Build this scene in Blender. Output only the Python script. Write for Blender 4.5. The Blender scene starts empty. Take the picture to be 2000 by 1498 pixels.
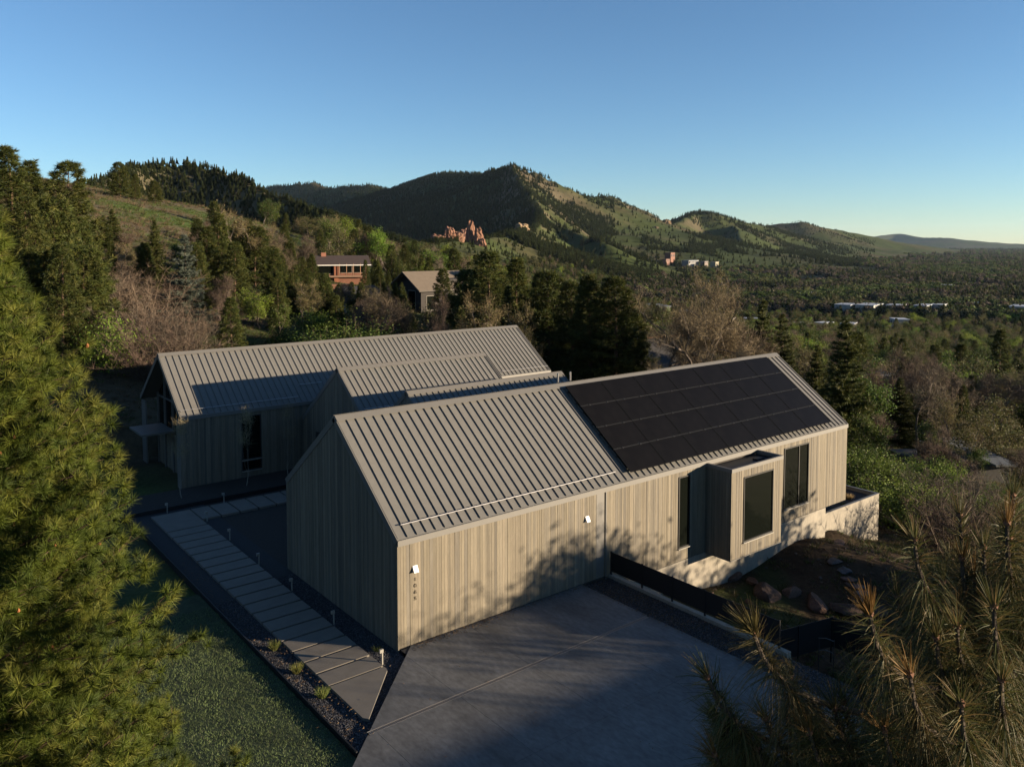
import bpy, math, random
import numpy as np
from mathutils import Vector, Matrix
R = math.radians
sc = bpy.context.scene
C = bpy.context.collection

# ---------------------------------------------------------------- camera, sky, sun, exposure
CAM = np.array([-14.529, -24.796, 14.519])
YAW, PITCH, FPX = 0.8983, 0.0594, 1591.0
cam = bpy.data.cameras.new('camera'); camo = bpy.data.objects.new('camera', cam); C.objects.link(camo)
camo.location = CAM
camo.rotation_euler = (math.pi/2 - PITCH, 0, YAW - math.pi/2)
cam.sensor_width = 36; cam.lens = FPX/2000*36
cam.shift_y = -(749 - 572.4)/2000
cam.clip_start = 0.1; cam.clip_end = 60000
sc.camera = camo
SUN_EL, SUN_AZ = R(7.9), R(-48.0)            # direction towards the sun, azimuth from +x
sdir = Vector((math.cos(SUN_AZ)*math.cos(SUN_EL), math.sin(SUN_AZ)*math.cos(SUN_EL), math.sin(SUN_EL)))
w = bpy.data.worlds.new('World'); sc.world = w; w.use_nodes = True
nt = w.node_tree; nt.nodes.clear()
sky = nt.nodes.new('ShaderNodeTexSky'); sky.sky_type = 'NISHITA'; sky.sun_disc = False
sky.sun_elevation = SUN_EL; sky.sun_rotation = math.pi/2 - SUN_AZ
sky.altitude = 1700; sky.air_density = 1.0; sky.dust_density = 0.05; sky.ozone_density = 3.1
bg = nt.nodes.new('ShaderNodeBackground'); bg.inputs['Strength'].default_value = 0.063
ow = nt.nodes.new('ShaderNodeOutputWorld')
nt.links.new(sky.outputs[0], bg.inputs[0]); nt.links.new(bg.outputs[0], ow.inputs[0])
sl = bpy.data.lights.new('sun', 'SUN'); sl.energy = 5.0; sl.angle = R(0.53); sl.color = (1.0, 0.80, 0.56)
so = bpy.data.objects.new('sun', sl); C.objects.link(so)
so.rotation_euler = sdir.to_track_quat('Z', 'Y').to_euler()
so.location = (30, -40, 30)
sc.view_settings.view_transform = 'Standard'; sc.view_settings.look = 'None'
sc.view_settings.exposure = 1.7; sc.view_settings.gamma = 1.0
sc.render.engine = 'CYCLES'
sc.cycles.use_denoising = True
sc.cycles.max_bounces = 6; sc.cycles.diffuse_bounces = 2; sc.cycles.glossy_bounces = 3
sc.cycles.transparent_max_bounces = 6; sc.cycles.volume_bounces = 0
sc.cycles.caustics_reflective = False; sc.cycles.caustics_refractive = False

# ---------------------------------------------------------------- frame helpers
FWH = np.array([math.cos(YAW), math.sin(YAW)]); RTH = np.array([math.sin(YAW), -math.cos(YAW)])
def W(u, v):                       # metres right of / ahead of the viewpoint -> world x, y
    return CAM[0] + u*RTH[0] + v*FWH[0], CAM[1] + u*RTH[1] + v*FWH[1]
def UV(x, y):
    dx, dy = x - CAM[0], y - CAM[1]
    return dx*RTH[0] + dy*RTH[1], dx*FWH[0] + dy*FWH[1]

def _hash(ix, iy, s):
    n = (ix*374761393 + iy*668265263 + s*1442695041) & 0x7fffffff
    n = ((n ^ (n >> 13))*1274126177) & 0x7fffffff
    return ((n ^ (n >> 16)) & 0xffff)/65535.0
def vnoise(x, y, s=0):
    x = np.asarray(x, float); y = np.asarray(y, float)
    ix = np.floor(x).astype(np.int64); iy = np.floor(y).astype(np.int64)
    fx = x - ix; fy = y - iy
    fx = fx*fx*(3-2*fx); fy = fy*fy*(3-2*fy)
    a = _hash(ix, iy, s); b = _hash(ix+1, iy, s); c = _hash(ix, iy+1, s); d = _hash(ix+1, iy+1, s)
    return (a*(1-fx)+b*fx)*(1-fy) + (c*(1-fx)+d*fx)*fy
def fbm(x, y, s=0, o=4):
    t = 0; a = .5
    for i in range(o):
        t = t + a*(vnoise(x, y, s+i*17) - .5); x = x*2.03 + 11.3; y = y*2.03 + 5.7; a *= .5
    return t
def sstep(a, b, x):
    t = np.clip((np.asarray(x, float)-a)/(b-a), 0, 1); return t*t*(3-2*t)

ALB = .76        # the picture is exposed two stops up, so reflectances sit at the low end of their real range
# ---------------------------------------------------------------- mesh helpers
class Geo:
    def __init__(s): s.v = []; s.f = []; s.c = []; s.m = []; s.n = 0
    def add(s, V, F, col=(.5,.5,.5), mat=0):
        V = np.asarray(V, float).reshape(-1, 3)
        col = np.asarray(col, float)
        if col.ndim == 1: col = np.tile(col, (len(V), 1))
        s.v.append(V); s.c.append(col)
        F = np.asarray(F, np.int64)
        s.f.append(F + s.n); s.m.append(np.full(len(F), mat, np.int32)); s.n += len(V)
        return s
    def box(s, x0, x1, y0, y1, z0, z1, col=(.5,.5,.5), mat=0):
        V = [(x0,y0,z0),(x1,y0,z0),(x1,y1,z0),(x0,y1,z0),(x0,y0,z1),(x1,y0,z1),(x1,y1,z1),(x0,y1,z1)]
        return s.add(V, [(0,3,2,1),(4,5,6,7),(0,1,5,4),(1,2,6,5),(2,3,7,6),(3,0,4,7)], col, mat)
    def hexa(s, V, col=(.5,.5,.5), mat=0):     # eight corners, bottom ring then top ring
        return s.add(V, [(0,3,2,1),(4,5,6,7),(0,1,5,4),(1,2,6,5),(2,3,7,6),(3,0,4,7)], col, mat)
    def prism(s, poly, z0, z1, col=(.5,.5,.5), mat=0):   # convex polygon, anticlockwise
        n = len(poly)
        V = [(p[0],p[1],z0) for p in poly] + [(p[0],p[1],z1) for p in poly]
        s.add(V, [(i,(i+1)%n,(i+1)%n+n,i+n) for i in range(n)], col, mat)
        k = s.n - 2*n
        for a, rev in ((k, True), (k+n, False)):
            for i in range(1, n-1):
                t = (a, a+i+1, a+i) if rev else (a, a+i, a+i+1)
                s.f.append(np.array([t], np.int64)); s.m.append(np.array([mat], np.int32))
        return s
    def tube(s, P, Rd, k=6, col=(.3,.25,.2), mat=0, cap=True):
        P = np.asarray(P, float); n = len(P)
        Rd = np.broadcast_to(np.asarray(Rd, float), (n,))
        T = np.gradient(P, axis=0); T /= np.linalg.norm(T, axis=1)[:, None] + 1e-9
        ref = np.where(np.abs(T[:, 2:3]) > .9, np.array([[1., 0, 0]]), np.array([[0, 0, 1.]]))
        A = np.cross(T, ref); A /= np.linalg.norm(A, axis=1)[:, None] + 1e-9
        B = np.cross(T, A)
        th = np.arange(k)*2*math.pi/k
        V = P[:, None, :] + Rd[:, None, None]*(np.cos(th)[None, :, None]*A[:, None, :] + np.sin(th)[None, :, None]*B[:, None, :])
        F = []
        for i in range(n-1):
            for j in range(k):
                F.append((i*k+j, i*k+(j+1) % k, (i+1)*k+(j+1) % k, (i+1)*k+j))
        s.add(V.reshape(-1, 3), F, col, mat)
        if cap:
            b = s.n - n*k
            for st, rev in ((b, True), (b+(n-1)*k, False)):
                for j in range(1, k-1):
                    t = (st, st+j+1, st+j) if rev else (st, st+j, st+j+1)
                    s.f.append(np.array([t], np.int64)); s.m.append(np.array([mat], np.int32))
        return s
    def blades(s, P, D, L, wd, rng, col, mat=0, seg=1, droop=0.0):
        """thin tapering blades: seg==1 one triangle, else a curved strip"""
        P = np.asarray(P, float); n = len(P)
        if n == 0: return s
        D = D/(np.linalg.norm(D, axis=1)[:, None] + 1e-9)
        L = np.broadcast_to(np.asarray(L, float), (n,)); wd = np.broadcast_to(np.asarray(wd, float), (n,))
        S = np.cross(D, rng.normal(size=(n, 3))); S /= np.linalg.norm(S, axis=1)[:, None] + 1e-9
        col = np.asarray(col, float)
        if col.ndim == 1: col = np.tile(col, (n, 1))
        if seg == 1:
            V = np.stack([P - S*wd[:, None]/2, P + S*wd[:, None]/2, P + D*L[:, None]], 1)
            F = np.arange(3*n).reshape(n, 3)
            return s.add(V.reshape(-1, 3), F, np.repeat(col, 3, 0), mat)
        rows = []
        for i in range(seg+1):
            t = i/seg
            c = P + D*(L*t)[:, None]; c = c + np.array([0, 0, -1.])*(droop*L*t*t)[:, None]
            ww = (wd*(1 - .75*t))[:, None]/2
            rows += [c - S*ww, c + S*ww]
        V = np.stack(rows, 1); k = 2*(seg+1)
        F = np.array([(2*i, 2*i+1, 2*i+3, 2*i+2) for i in range(seg)])
        F = (np.arange(n)[:, None, None]*k + F[None]).reshape(-1, 4)
        return s.add(V.reshape(-1, 3), F, np.repeat(col, k, 0), mat)
    def leaves(s, P, N, size, rng, col, mat=0):
        """small quads, folded to a diamond"""
        P = np.asarray(P, float); n = len(P)
        if n == 0: return s
        size = np.broadcast_to(np.asarray(size, float), (n,))[:, None]
        N = N/(np.linalg.norm(N, axis=1)[:, None] + 1e-9)
        A = np.cross(N, rng.normal(size=(n, 3))); A /= np.linalg.norm(A, axis=1)[:, None] + 1e-9
        B = np.cross(N, A)
        V = np.stack([P - A*size, P + B*size*.55 + N*size*.15, P + A*size, P - B*size*.55 + N*size*.15], 1)
        col = np.asarray(col, float)
        if col.ndim == 1: col = np.tile(col, (n, 1))
        return s.add(V.reshape(-1, 3), np.arange(4*n).reshape(n, 4), np.repeat(col, 4, 0), mat)
    def mesh(s, name, smooth=False):
        me = bpy.data.meshes.new(name)
        V = np.concatenate(s.v)
        lens = np.concatenate([np.full(len(f), f.shape[1]) for f in s.f])
        idx = np.concatenate([f.ravel() for f in s.f])
        me.vertices.add(len(V)); me.vertices.foreach_set('co', V.astype(np.float32).ravel())
        me.loops.add(len(idx)); me.loops.foreach_set('vertex_index', idx.astype(np.int32))
        st = np.concatenate([[0], np.cumsum(lens)[:-1]]).astype(np.int32)
        me.polygons.add(len(lens)); me.polygons.foreach_set('loop_start', st)
        me.polygons.foreach_set('loop_total', lens.astype(np.int32))
        me.polygons.foreach_set('material_index', np.concatenate(s.m))
        me.polygons.foreach_set('use_smooth', np.full(len(lens), bool(smooth)))
        ca = me.color_attributes.new('Col', 'FLOAT_COLOR', 'POINT')
        cc = np.concatenate(s.c)*ALB; cc = np.concatenate([cc, np.ones((len(cc), 1))], 1)
        ca.data.foreach_set('color', cc.astype(np.float32).ravel())
        me.update(calc_edges=True); me.validate()
        return me

def tag(o, label=None, cat=None, group=None, kind=None):
    if label: o['label'] = label
    if cat: o['category'] = cat
    if group: o['group'] = group
    if kind: o['kind'] = kind
    return o
def obj(name, me, mats, parent=None, loc=(0,0,0), rotz=0, scale=1):
    if isinstance(me, Geo): me = me.mesh(name)
    if mats is not None:
        for m in (mats if isinstance(mats, (list, tuple)) else [mats]):
            me.materials.append(m)
    o = bpy.data.objects.new(name, me); C.objects.link(o)
    o.location = loc; o.rotation_euler = (0, 0, rotz)
    o.scale = (scale,)*3 if not isinstance(scale, (tuple, list)) else scale
    if parent: o.parent = parent
    return o
def link(name, me, parent=None, loc=(0,0,0), rotz=0, scale=1):   # another object on shared mesh data
    return obj(name, me, None, parent, loc, rotz, scale)
def empty(name, loc=(0,0,0), rotz=0, scale=1):
    o = bpy.data.objects.new(name, None); C.objects.link(o); o.empty_display_size = .3
    o.location = loc; o.rotation_euler = (0, 0, rotz)
    o.scale = (scale,)*3 if not isinstance(scale, (tuple, list)) else scale
    return o

# ---------------------------------------------------------------- materials
def _new(name):
    m = bpy.data.materials.new(name); m.use_nodes = True
    n = m.node_tree.nodes; n.clear(); return m, n, m.node_tree.links
def mat(name, col=None, rough=.7, attr=False, noise=None, amt=.25, noise2=None, bump=None, metal=0.0, spec=.4, coords='Object', stretch=(1,1,1), emit=None):
    """principled surface; colour from a value or the mesh's own colour, broken up by one or two noises, optional fine relief"""
    m, n, l = _new(name)
    out = n.new('ShaderNodeOutputMaterial'); b = n.new('ShaderNodeBsdfPrincipled')
    l.new(b.outputs[0], out.inputs[0])
    b.inputs['Roughness'].default_value = rough; b.inputs['Metallic'].default_value = metal
    b.inputs['Specular IOR Level'].default_value = spec
    tc = n.new('ShaderNodeTexCoord'); mp = n.new('ShaderNodeMapping')
    mp.inputs['Scale'].default_value = stretch
    l.new(tc.outputs[coords], mp.inputs[0])
    if attr:
        a = n.new('ShaderNodeAttribute'); a.attribute_name = 'Col'; src = a.outputs['Color']
    else:
        a = n.new('ShaderNodeRGB'); a.outputs[0].default_value = (*[c_*ALB for c_ in col], 1); src = a.outputs[0]
    for k, (ns, am) in enumerate(((noise, amt), (noise2, amt*.8))):
        if ns is None: continue
        t = n.new('ShaderNodeTexNoise'); t.inputs['Scale'].default_value = ns; t.inputs['Detail'].default_value = 6
        t.inputs['Roughness'].default_value = .6
        l.new(mp.outputs[0], t.inputs['Vector'])
        mr = n.new('ShaderNodeMapRange'); mr.inputs['From Min'].default_value = .25; mr.inputs['From Max'].default_value = .75
        mr.inputs['To Min'].default_value = 1-am; mr.inputs['To Max'].default_value = 1+am
        l.new(t.outputs['Fac'], mr.inputs['Value'])
        vm = n.new('ShaderNodeVectorMath'); vm.operation = 'SCALE'
        l.new(src, vm.inputs[0]); l.new(mr.outputs[0], vm.inputs['Scale']); src = vm.outputs[0]
    l.new(src, b.inputs['Base Color'])
    if bump:
        t = n.new('ShaderNodeTexNoise'); t.inputs['Scale'].default_value = bump[0]; t.inputs['Detail'].default_value = 5
        l.new(mp.outputs[0], t.inputs['Vector'])
        bp = n.new('ShaderNodeBump'); bp.inputs['Strength'].default_value = bump[1]; bp.inputs['Distance'].default_value = bump[2]
        l.new(t.outputs['Fac'], bp.inputs['Height']); l.new(bp.outputs[0], b.inputs['Normal'])
    return m
def leafmat(name, trans=.35, var=.25, hue=.02, tint=(1,1,1), rough=.55):
    m, n, l = _new(name)
    out = n.new('ShaderNodeOutputMaterial')
    a = n.new('ShaderNodeAttribute'); a.attribute_name = 'Col'
    oi = n.new('ShaderNodeObjectInfo')
    hs = n.new('ShaderNodeHueSaturation')
    mh = n.new('ShaderNodeMapRange'); mh.inputs['To Min'].default_value = .5-hue; mh.inputs['To Max'].default_value = .5+hue
    mv = n.new('ShaderNodeMapRange'); mv.inputs['To Min'].default_value = 1-var; mv.inputs['To Max'].default_value = 1+var
    ml = n.new('ShaderNodeMath'); ml.operation = 'MULTIPLY'; ml.inputs[1].default_value = 7.13
    fr = n.new('ShaderNodeMath'); fr.operation = 'FRACT'
    l.new(oi.outputs['Random'], mh.inputs[0]); l.new(oi.outputs['Random'], ml.inputs[0]); l.new(ml.outputs[0], fr.inputs[0]); l.new(fr.outputs[0], mv.inputs[0])
    l.new(mh.outputs[0], hs.inputs['Hue']); l.new(mv.outputs[0], hs.inputs['Value']); l.new(a.outputs['Color'], hs.inputs['Color'])
    d = n.new('ShaderNodeBsdfPrincipled'); d.inputs['Roughness'].default_value = rough; d.inputs['Specular IOR Level'].default_value = .14
    t = n.new('ShaderNodeBsdfTranslucent'); mx = n.new('ShaderNodeMixShader'); mx.inputs[0].default_value = trans
    l.new(hs.outputs[0], d.inputs['Base Color']); l.new(hs.outputs[0], t.inputs[0])
    l.new(d.outputs[0], mx.inputs[1]); l.new(t.outputs[0], mx.inputs[2]); l.new(mx.outputs[0], out.inputs[0])
    return m
def glassmat(name, col=(.004,.005,.004), rough=.02):
    m, n, l = _new(name)
    out = n.new('ShaderNodeOutputMaterial'); b = n.new('ShaderNodeBsdfPrincipled'); l.new(b.outputs[0], out.inputs[0])
    b.inputs['Base Color'].default_value = (*col, 1); b.inputs['Roughness'].default_value = rough
    b.inputs['IOR'].default_value = 1.5; b.inputs['Specular IOR Level'].default_value = .13
    return m

M = {}
M['wood'] = mat('weathered_cedar', rough=.8, attr=True, noise=1.6, amt=.22, noise2=14, bump=(30,.25,.01), stretch=(3,3,.25))
M['roof'] = mat('standing_seam_metal', (.148,.144,.134), rough=.5, noise=.35, amt=.10, noise2=5, metal=0.0, spec=.35)
M['trim'] = mat('metal_trim', (.143,.137,.126), rough=.5, noise=2, amt=.05, spec=.4)
M['steel'] = mat('galvanised_steel', (.42,.41,.40), rough=.35, metal=.8, noise=6, amt=.08)
M['black'] = mat('black_powder_coat', (.012,.013,.015), rough=.55, noise=3, amt=.15, spec=.3)
M['conc'] = mat('board_formed_concrete', (.27,.245,.20), rough=.85, noise=1.2, amt=.16, noise2=9, bump=(18,.25,.01), stretch=(1,1,.5))
M['drive'] = mat('driveway_concrete', (.122,.122,.120), rough=.75, noise=.42, amt=.42, noise2=4.5, bump=(60,.2,.004), stretch=(1.6,.7,1))
M['paver'] = mat('paver_concrete', (.165,.148,.125), rough=.8, noise=1.5, amt=.14, noise2=20, bump=(80,.15,.003))
M['grate'] = mat('drain_steel', (.22,.21,.20), rough=.5, metal=.2, noise=5, amt=.1)
M['core'] = mat('wall_core', (.05,.045,.04), rough=.9, noise=2, amt=.2)
M['gbase'] = mat('gravel_bed', (.03,.03,.032), rough=.95, noise=25, amt=.5, bump=(60,.6,.02))
M['pebble'] = leafmat('pebble', trans=0, var=.5, hue=.01, rough=.7)
M['glass'] = glassmat('window_glass')
M['frame'] = mat('window_frame', (.02,.02,.02), rough=.4, noise=4, amt=.1)
M['sill'] = mat('pale_sill', (.3,.285,.25), rough=.4, noise=4, amt=.08)
M['cell'] = mat('solar_cells', (.006,.0055,.0055), rough=.4, noise=2, amt=.25, spec=.06)
M['pvframe'] = mat('solar_frame', (.006,.006,.006), rough=.5, noise=5, amt=.1, spec=.08)
M['alu'] = mat('aluminium_rail', (.035,.035,.035), rough=.4, metal=.3, noise=5, amt=.1)
M['digit'] = mat('bronze_digit', (.09,.075,.055), rough=.5, noise=9, amt=.1)
M['terrain'] = mat('hillside_ground', rough=.95, attr=True, noise=.35, amt=.35, noise2=3.5, bump=(4,.5,.15), spec=.1)
M['far'] = mat('mountain_ground', rough=.95, attr=True, noise=.012, amt=.30, noise2=.06, bump=(.02,.6,6), spec=.05)
M['bark'] = mat('bark', rough=.9, attr=True, noise=6, amt=.35, bump=(25,.6,.03), stretch=(1,1,.3), spec=.2)
M['leaf'] = leafmat('foliage', .35)
M['needle'] = leafmat('pine_needles', .22, var=.16, hue=.008, rough=.55)
M['twig'] = leafmat('dry_twigs', .05, var=.2, hue=.01, rough=.8)
M['rock'] = mat('boulder_stone', rough=.9, attr=True, noise=2.5, amt=.35, noise2=12, bump=(12,.7,.05), spec=.2)
M['redrock'] = mat('red_sandstone', rough=.9, attr=True, noise=.2, amt=.3, noise2=.9, bump=(.35,.8,2), stretch=(1,1,.35), spec=.1)
M['turf'] = mat('turf_base', (.06,.075,.042), rough=.95, noise=3, amt=.35, noise2=40, bump=(120,.6,.02), spec=.1)
M['paint'] = mat('house_paint', rough=.8, attr=True, noise=1.5, amt=.12, noise2=8, bump=(10,.2,.01))
M['white'] = mat('white_metal', (.75,.75,.73), rough=.4, noise=4, amt=.03)
M['soil'] = mat('dark_soil', (.035,.028,.022), rough=.95, noise=8, amt=.4, bump=(30,.6,.03))

# ================================================================= TERRAIN
CTRL = np.array([
 (-22,20,0),(-22,45,0),(-18,58,0),(-10,60,0),(0,22,0),(0,45,0),(0,62,-.3),(8,60,-1.2),(12,66,-2),(-10,12,-.2),(0,4,-.6),(-12,0,-.2),(-30,12,.8),(-36,40,3),(-32,62,3.5),(-20,76,3.0),
 (5,33,-.6),(7.1,33.6,-1.7),(11.5,40.9,-2.5),(17.8,45.9,-2.5),(14.6,37,-3.1),(11.5,28,-2.3),(12,36,-2.7),(21.7,36.2,-4.2),(26.4,46.3,-4.6),(18.6,46.6,-2.5),(23.6,49.8,-4.1),(20.5,47.0,-3.1),
 (40,15,-5),(60,0,-8),(40,-20,-4),(20,10,-2.2),(22,20,-3.2),(35,30,-5.2),
 (35,60,-5.5),(50,90,-9.5),(60,60,-9.8),(80,120,-14),(120,100,-19),(120,200,-25),(200,200,-33),(200,100,-31),
 (-45,100,8),(-60,130,12),(-75,160,15.5),(-95,200,22.5),(-130,260,31),(-200,260,46),(-104,280,26.5),(-75,300,16.5),(-40,300,7),(-60,85,10.5),(-40,75,6),
 (-30,140,5),(-43,200,5.2),(-12,130,3),(-20,100,3.2),(5,100,-2.5),(10,130,-4),(20,90,-4.2),(30,150,-10),(0,200,-1),(0,300,-7),(60,250,-19),(30,300,-15),(100,400,-33),(300,300,-45),(300,500,-50),
 (600,400,-58),(600,900,-60),(200,700,-50),(0,600,-24),(-100,600,2),(-150,400,22),(0,900,-26),(250,1000,-58),(1000,200,-60),(400,0,-50),(800,-300,-60),(300,-300,-45),(0,-200,0),(-100,-100,15),(-200,0,38),(-120,80,26),(-300,200,62),(-250,500,42),(-90,130,18)], float)
def _rbf():
    X = CTRL[:, :2]; n = len(X)
    D = np.linalg.norm(X[:, None]-X[None], axis=2)
    K = np.sqrt(D*D + 25.0)
    A = np.zeros((n+3, n+3)); A[:n, :n] = -K - np.eye(n)*.02; A[:n, n] = 1; A[:n, n+1:] = X; A[n, :n] = 1; A[n+1:, :n] = X.T
    return np.linalg.solve(A, np.concatenate([CTRL[:, 2], np.zeros(3)]))
RB = _rbf()
def z_near(u, v):
    u = np.asarray(u, float); v = np.asarray(v, float); sh = u.shape
    u = u.ravel(); v = v.ravel(); out = np.zeros(len(u))
    for i in range(0, len(u), 20000):
        a = np.stack([u[i:i+20000], v[i:i+20000]], 1)
        K = -np.sqrt(((a[:, None]-CTRL[None, :, :2])**2).sum(2) + 25.0)
        out[i:i+20000] = K@RB[:len(CTRL)] + RB[len(CTRL)] + a@RB[len(CTRL)+1:]
    return out.reshape(sh)

def P(px, py, d):      # photograph direction -> u, v, z at a chosen distance ahead
    return ((px-1000)/FPX*d, d, CAM[2] + (478-py)/FPX*d)
RIDGES = [   # (points, half width in m, foot height, roughness)
 ([P(60,400,650),P(200,352,780),P(280,330,880),P(350,323,900),P(420,325,900),P(470,347,880),P(540,384,850),P(600,404,820),P(660,424,800),P(720,448,780),P(790,474,740)], 330, -72, .55),
 ([P(380,380,4800),P(530,364,4600),P(600,360,4500),P(650,368,4300),P(720,363,4200),P(780,374,4000),P(830,348,3700),P(880,338,3500),P(935,346,3300),P(975,340,3000)], 1500, -60, .7),
 ([P(935,346,3000),P(960,337,2800),P(1000,327,2600),P(1040,340,2650),P(1100,360,2700),P(1160,384,2800),P(1200,398,2900),P(1250,425,3000),P(1300,440,3100)], 950, -75, .85),
 ([P(1000,327,2600),P(1018,352,2400),P(1045,390,2150),P(1062,422,1900),P(1045,452,1600),P(1005,462,1300),P(930,467,1080),P(850,476,960)], 420, -72, .8),
 ([P(1062,422,1900),P(1120,452,1750),P(1190,478,1600)], 300, -72, .5),
 ([P(1170,384,3600),P(1200,386,3700),P(1240,402,3700),P(1290,428,3700)], 700, -75, .7),
 ([P(1290,442,3300),P(1330,424,3400),P(1368,412,3400),P(1420,425,3550),P(1490,444,3800),P(1560,462,4100),P(1640,478,4400)], 900, -78, .7),
 ([P(1368,412,3400),P(1310,438,2900),P(1285,455,2600),P(1280,476,2250)], 420, -75, .7),
 ([P(1420,425,3550),P(1440,450,3000),P(1450,480,2600)], 420, -75, .6),
 ([P(1470,452,5000),P(1500,438,5000),P(1555,432,5000),P(1600,443,5100),P(1680,459,5500),P(1750,473,6100),P(1820,483,7000)], 1000, -80, .6),
 ([P(1640,470,15500),P(1700,463,15500),P(1755,456,16500),P(1790,464,15000),P(1850,465,14000),P(1900,470,14000),P(1960,475,14000),P(2100,482,14000)], 2600, -80, .35),
]
def z_far(u, v):
    u = np.asarray(u, float); v = np.asarray(v, float); sh = u.shape; u = u.ravel(); v = v.ravel()
    z = -60 + 5*fbm(u/400, v/400, 5)
    west = sstep(-250, -1500, u); z = z + west*90
    for pts, hw, foot, rg in RIDGES:
        pts = np.array(pts); bz = np.full(len(u), -1e9)
        sel = (u > pts[:, 0].min()-hw*1.3) & (u < pts[:, 0].max()+hw*1.3) & (v > pts[:, 1].min()-hw*1.3) & (v < pts[:, 1].max()+hw*1.3)
        if not sel.any(): continue
        us, vs = u[sel], v[sel]; best = np.full(len(us), -1e9)
        wob = hw*.22*fbm(us/(hw*.45), vs/(hw*.45), 31, 3)
        for i in range(len(pts)-1):
            a, b = pts[i], pts[i+1]; d = b[:2]-a[:2]; L2 = d@d
            t = np.clip(((us-a[0])*d[0]+(vs-a[1])*d[1])/L2, 0, 1)
            q = np.hypot(us-a[0]-t*d[0], vs-a[1]-t*d[1]); zr = a[2]+t*(b[2]-a[2])
            q2 = np.clip((q + wob*np.clip(q/(hw*.12), 0, 1))/hw, 0, 1.3)
            g = 1-np.clip(1-q2, 0, 1)**1.75
            best = np.maximum(best, foot + (zr-foot)*(1-g) - (q2 > 1)*50)
        hgt = np.clip(best-foot, 0, None)
        rid = 1-np.abs(2*vnoise(us/(hw*.16), vs/(hw*.16), 77)-1)
        best = best + hgt*rg*(.16*fbm(us/(hw*.13), vs/(hw*.13), 9, 5) + .05*(rid-.6))
        zz = z[sel]; z[sel] = np.maximum(zz, best)
    return z.reshape(sh)
def z_uv(u, v):
    u = np.asarray(u, float); v = np.asarray(v, float)
    r = np.hypot(u, v); wt = sstep(480, 800, r)
    zn = z_near(np.clip(u, -900, 1200), np.clip(v, -500, 1200))
    return zn*(1-wt) + z_far(u, v)*wt

# --- the level building plot
def pad_mask(x, y):
    """1 on the flat plot (drive, path, lawn, house), 0 outside"""
    d1 = np.minimum(np.minimum(x+24, 10.1-x), np.minimum(y+60, 36-y))
    d2 = np.minimum(np.minimum(x+4, 27.0-x), np.minimum(y-2.6, 36-y))
    d = np.maximum(d1, d2)
    return sstep(-.15, .25, d)
def ground(x, y):
    x = np.asarray(x, float); y = np.asarray(y, float)
    u, v = UV(x, y)
    z = z_uv(u, v) + .25*fbm(x/5, y/5, 3)*sstep(20, 60, np.hypot(u, v)) + .10*fbm(x/1.5, y/1.5, 8) + 2.2*fbm(x/38, y/38, 12)*sstep(60, 140, np.hypot(u, v))
    z = z + 0.75*np.exp(-((x-29.9)**2/1.6 + (y-.2)**2/.5))*(x > 28.3)
    p = pad_mask(x, y)
    return z*(1-p) + (-.30)*p

def axis(lo, hi, f0, f1, step, g):
    a = list(np.arange(f0, f1+1e-6, step)); s = step
    while a[-1] < hi: s *= g; a.append(a[-1]+s)
    s = step
    while a[0] > lo: s *= g; a.insert(0, a[0]-s)
    return np.array(a)
def grid_mesh(name, X, Y, Z, col, m):
    nx, ny = X.shape
    idx = np.arange(nx*ny).reshape(nx, ny)
    F = np.stack([idx[:-1, :-1], idx[1:, :-1], idx[1:, 1:], idx[:-1, 1:]], -1).reshape(-1, 4)
    g = Geo(); g.add(np.stack([X, Y, Z], -1).reshape(-1, 3), F, col.reshape(-1, 3))
    return obj(name, g.mesh(name, smooth=True), m)

ux = axis(-330, 640, -10, 40, .7, 1.06); vy = axis(-130, 640, 14, 62, .7, 1.05)
U, V_ = np.meshgrid(ux, vy, indexing='ij'); X, Y = W(U, V_); Zt = ground(X, Y)
far_r = np.hypot(U, V_)
Zt = Zt - sstep(520, 640, far_r)*14
n1 = fbm(X/14, Y/14, 41, 4)*2; n2 = fbm(X/3.2, Y/3.2, 43, 3)*2; n3 = fbm(X/60, Y/60, 47, 3)*2
def mix(a, b, t): return np.asarray(a)*(1-t[..., None]) + np.asarray(b)*t[..., None]
col = mix(np.array((.055,.076,.023)), np.array((.088,.068,.042)), sstep(-.25, .35, n1+.4*n2))
meadow = sstep(-50, -70, U)*sstep(110, 150, V_)
col = mix(col, np.array((.075,.115,.028)), meadow*sstep(.3, -.25, n1+.3*n3)*.9)
col = mix(col, np.array((.115,.095,.058)), meadow*sstep(.05, .5, n1+.5*n3)*.8)
yard = sstep(9, 12, X)*sstep(36, 31, X)*sstep(-16, -11, Y)*sstep(3, 1, Y)
col = mix(col, np.array((.046,.029,.018)), yard*.95)
col = mix(col, np.array((.045,.055,.018)), yard*sstep(.15, .5, n1+n2*.6))
terr = grid_mesh('hillside', X, Y, Zt, col, M['terrain']); tag(terr, kind='structure')

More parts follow.
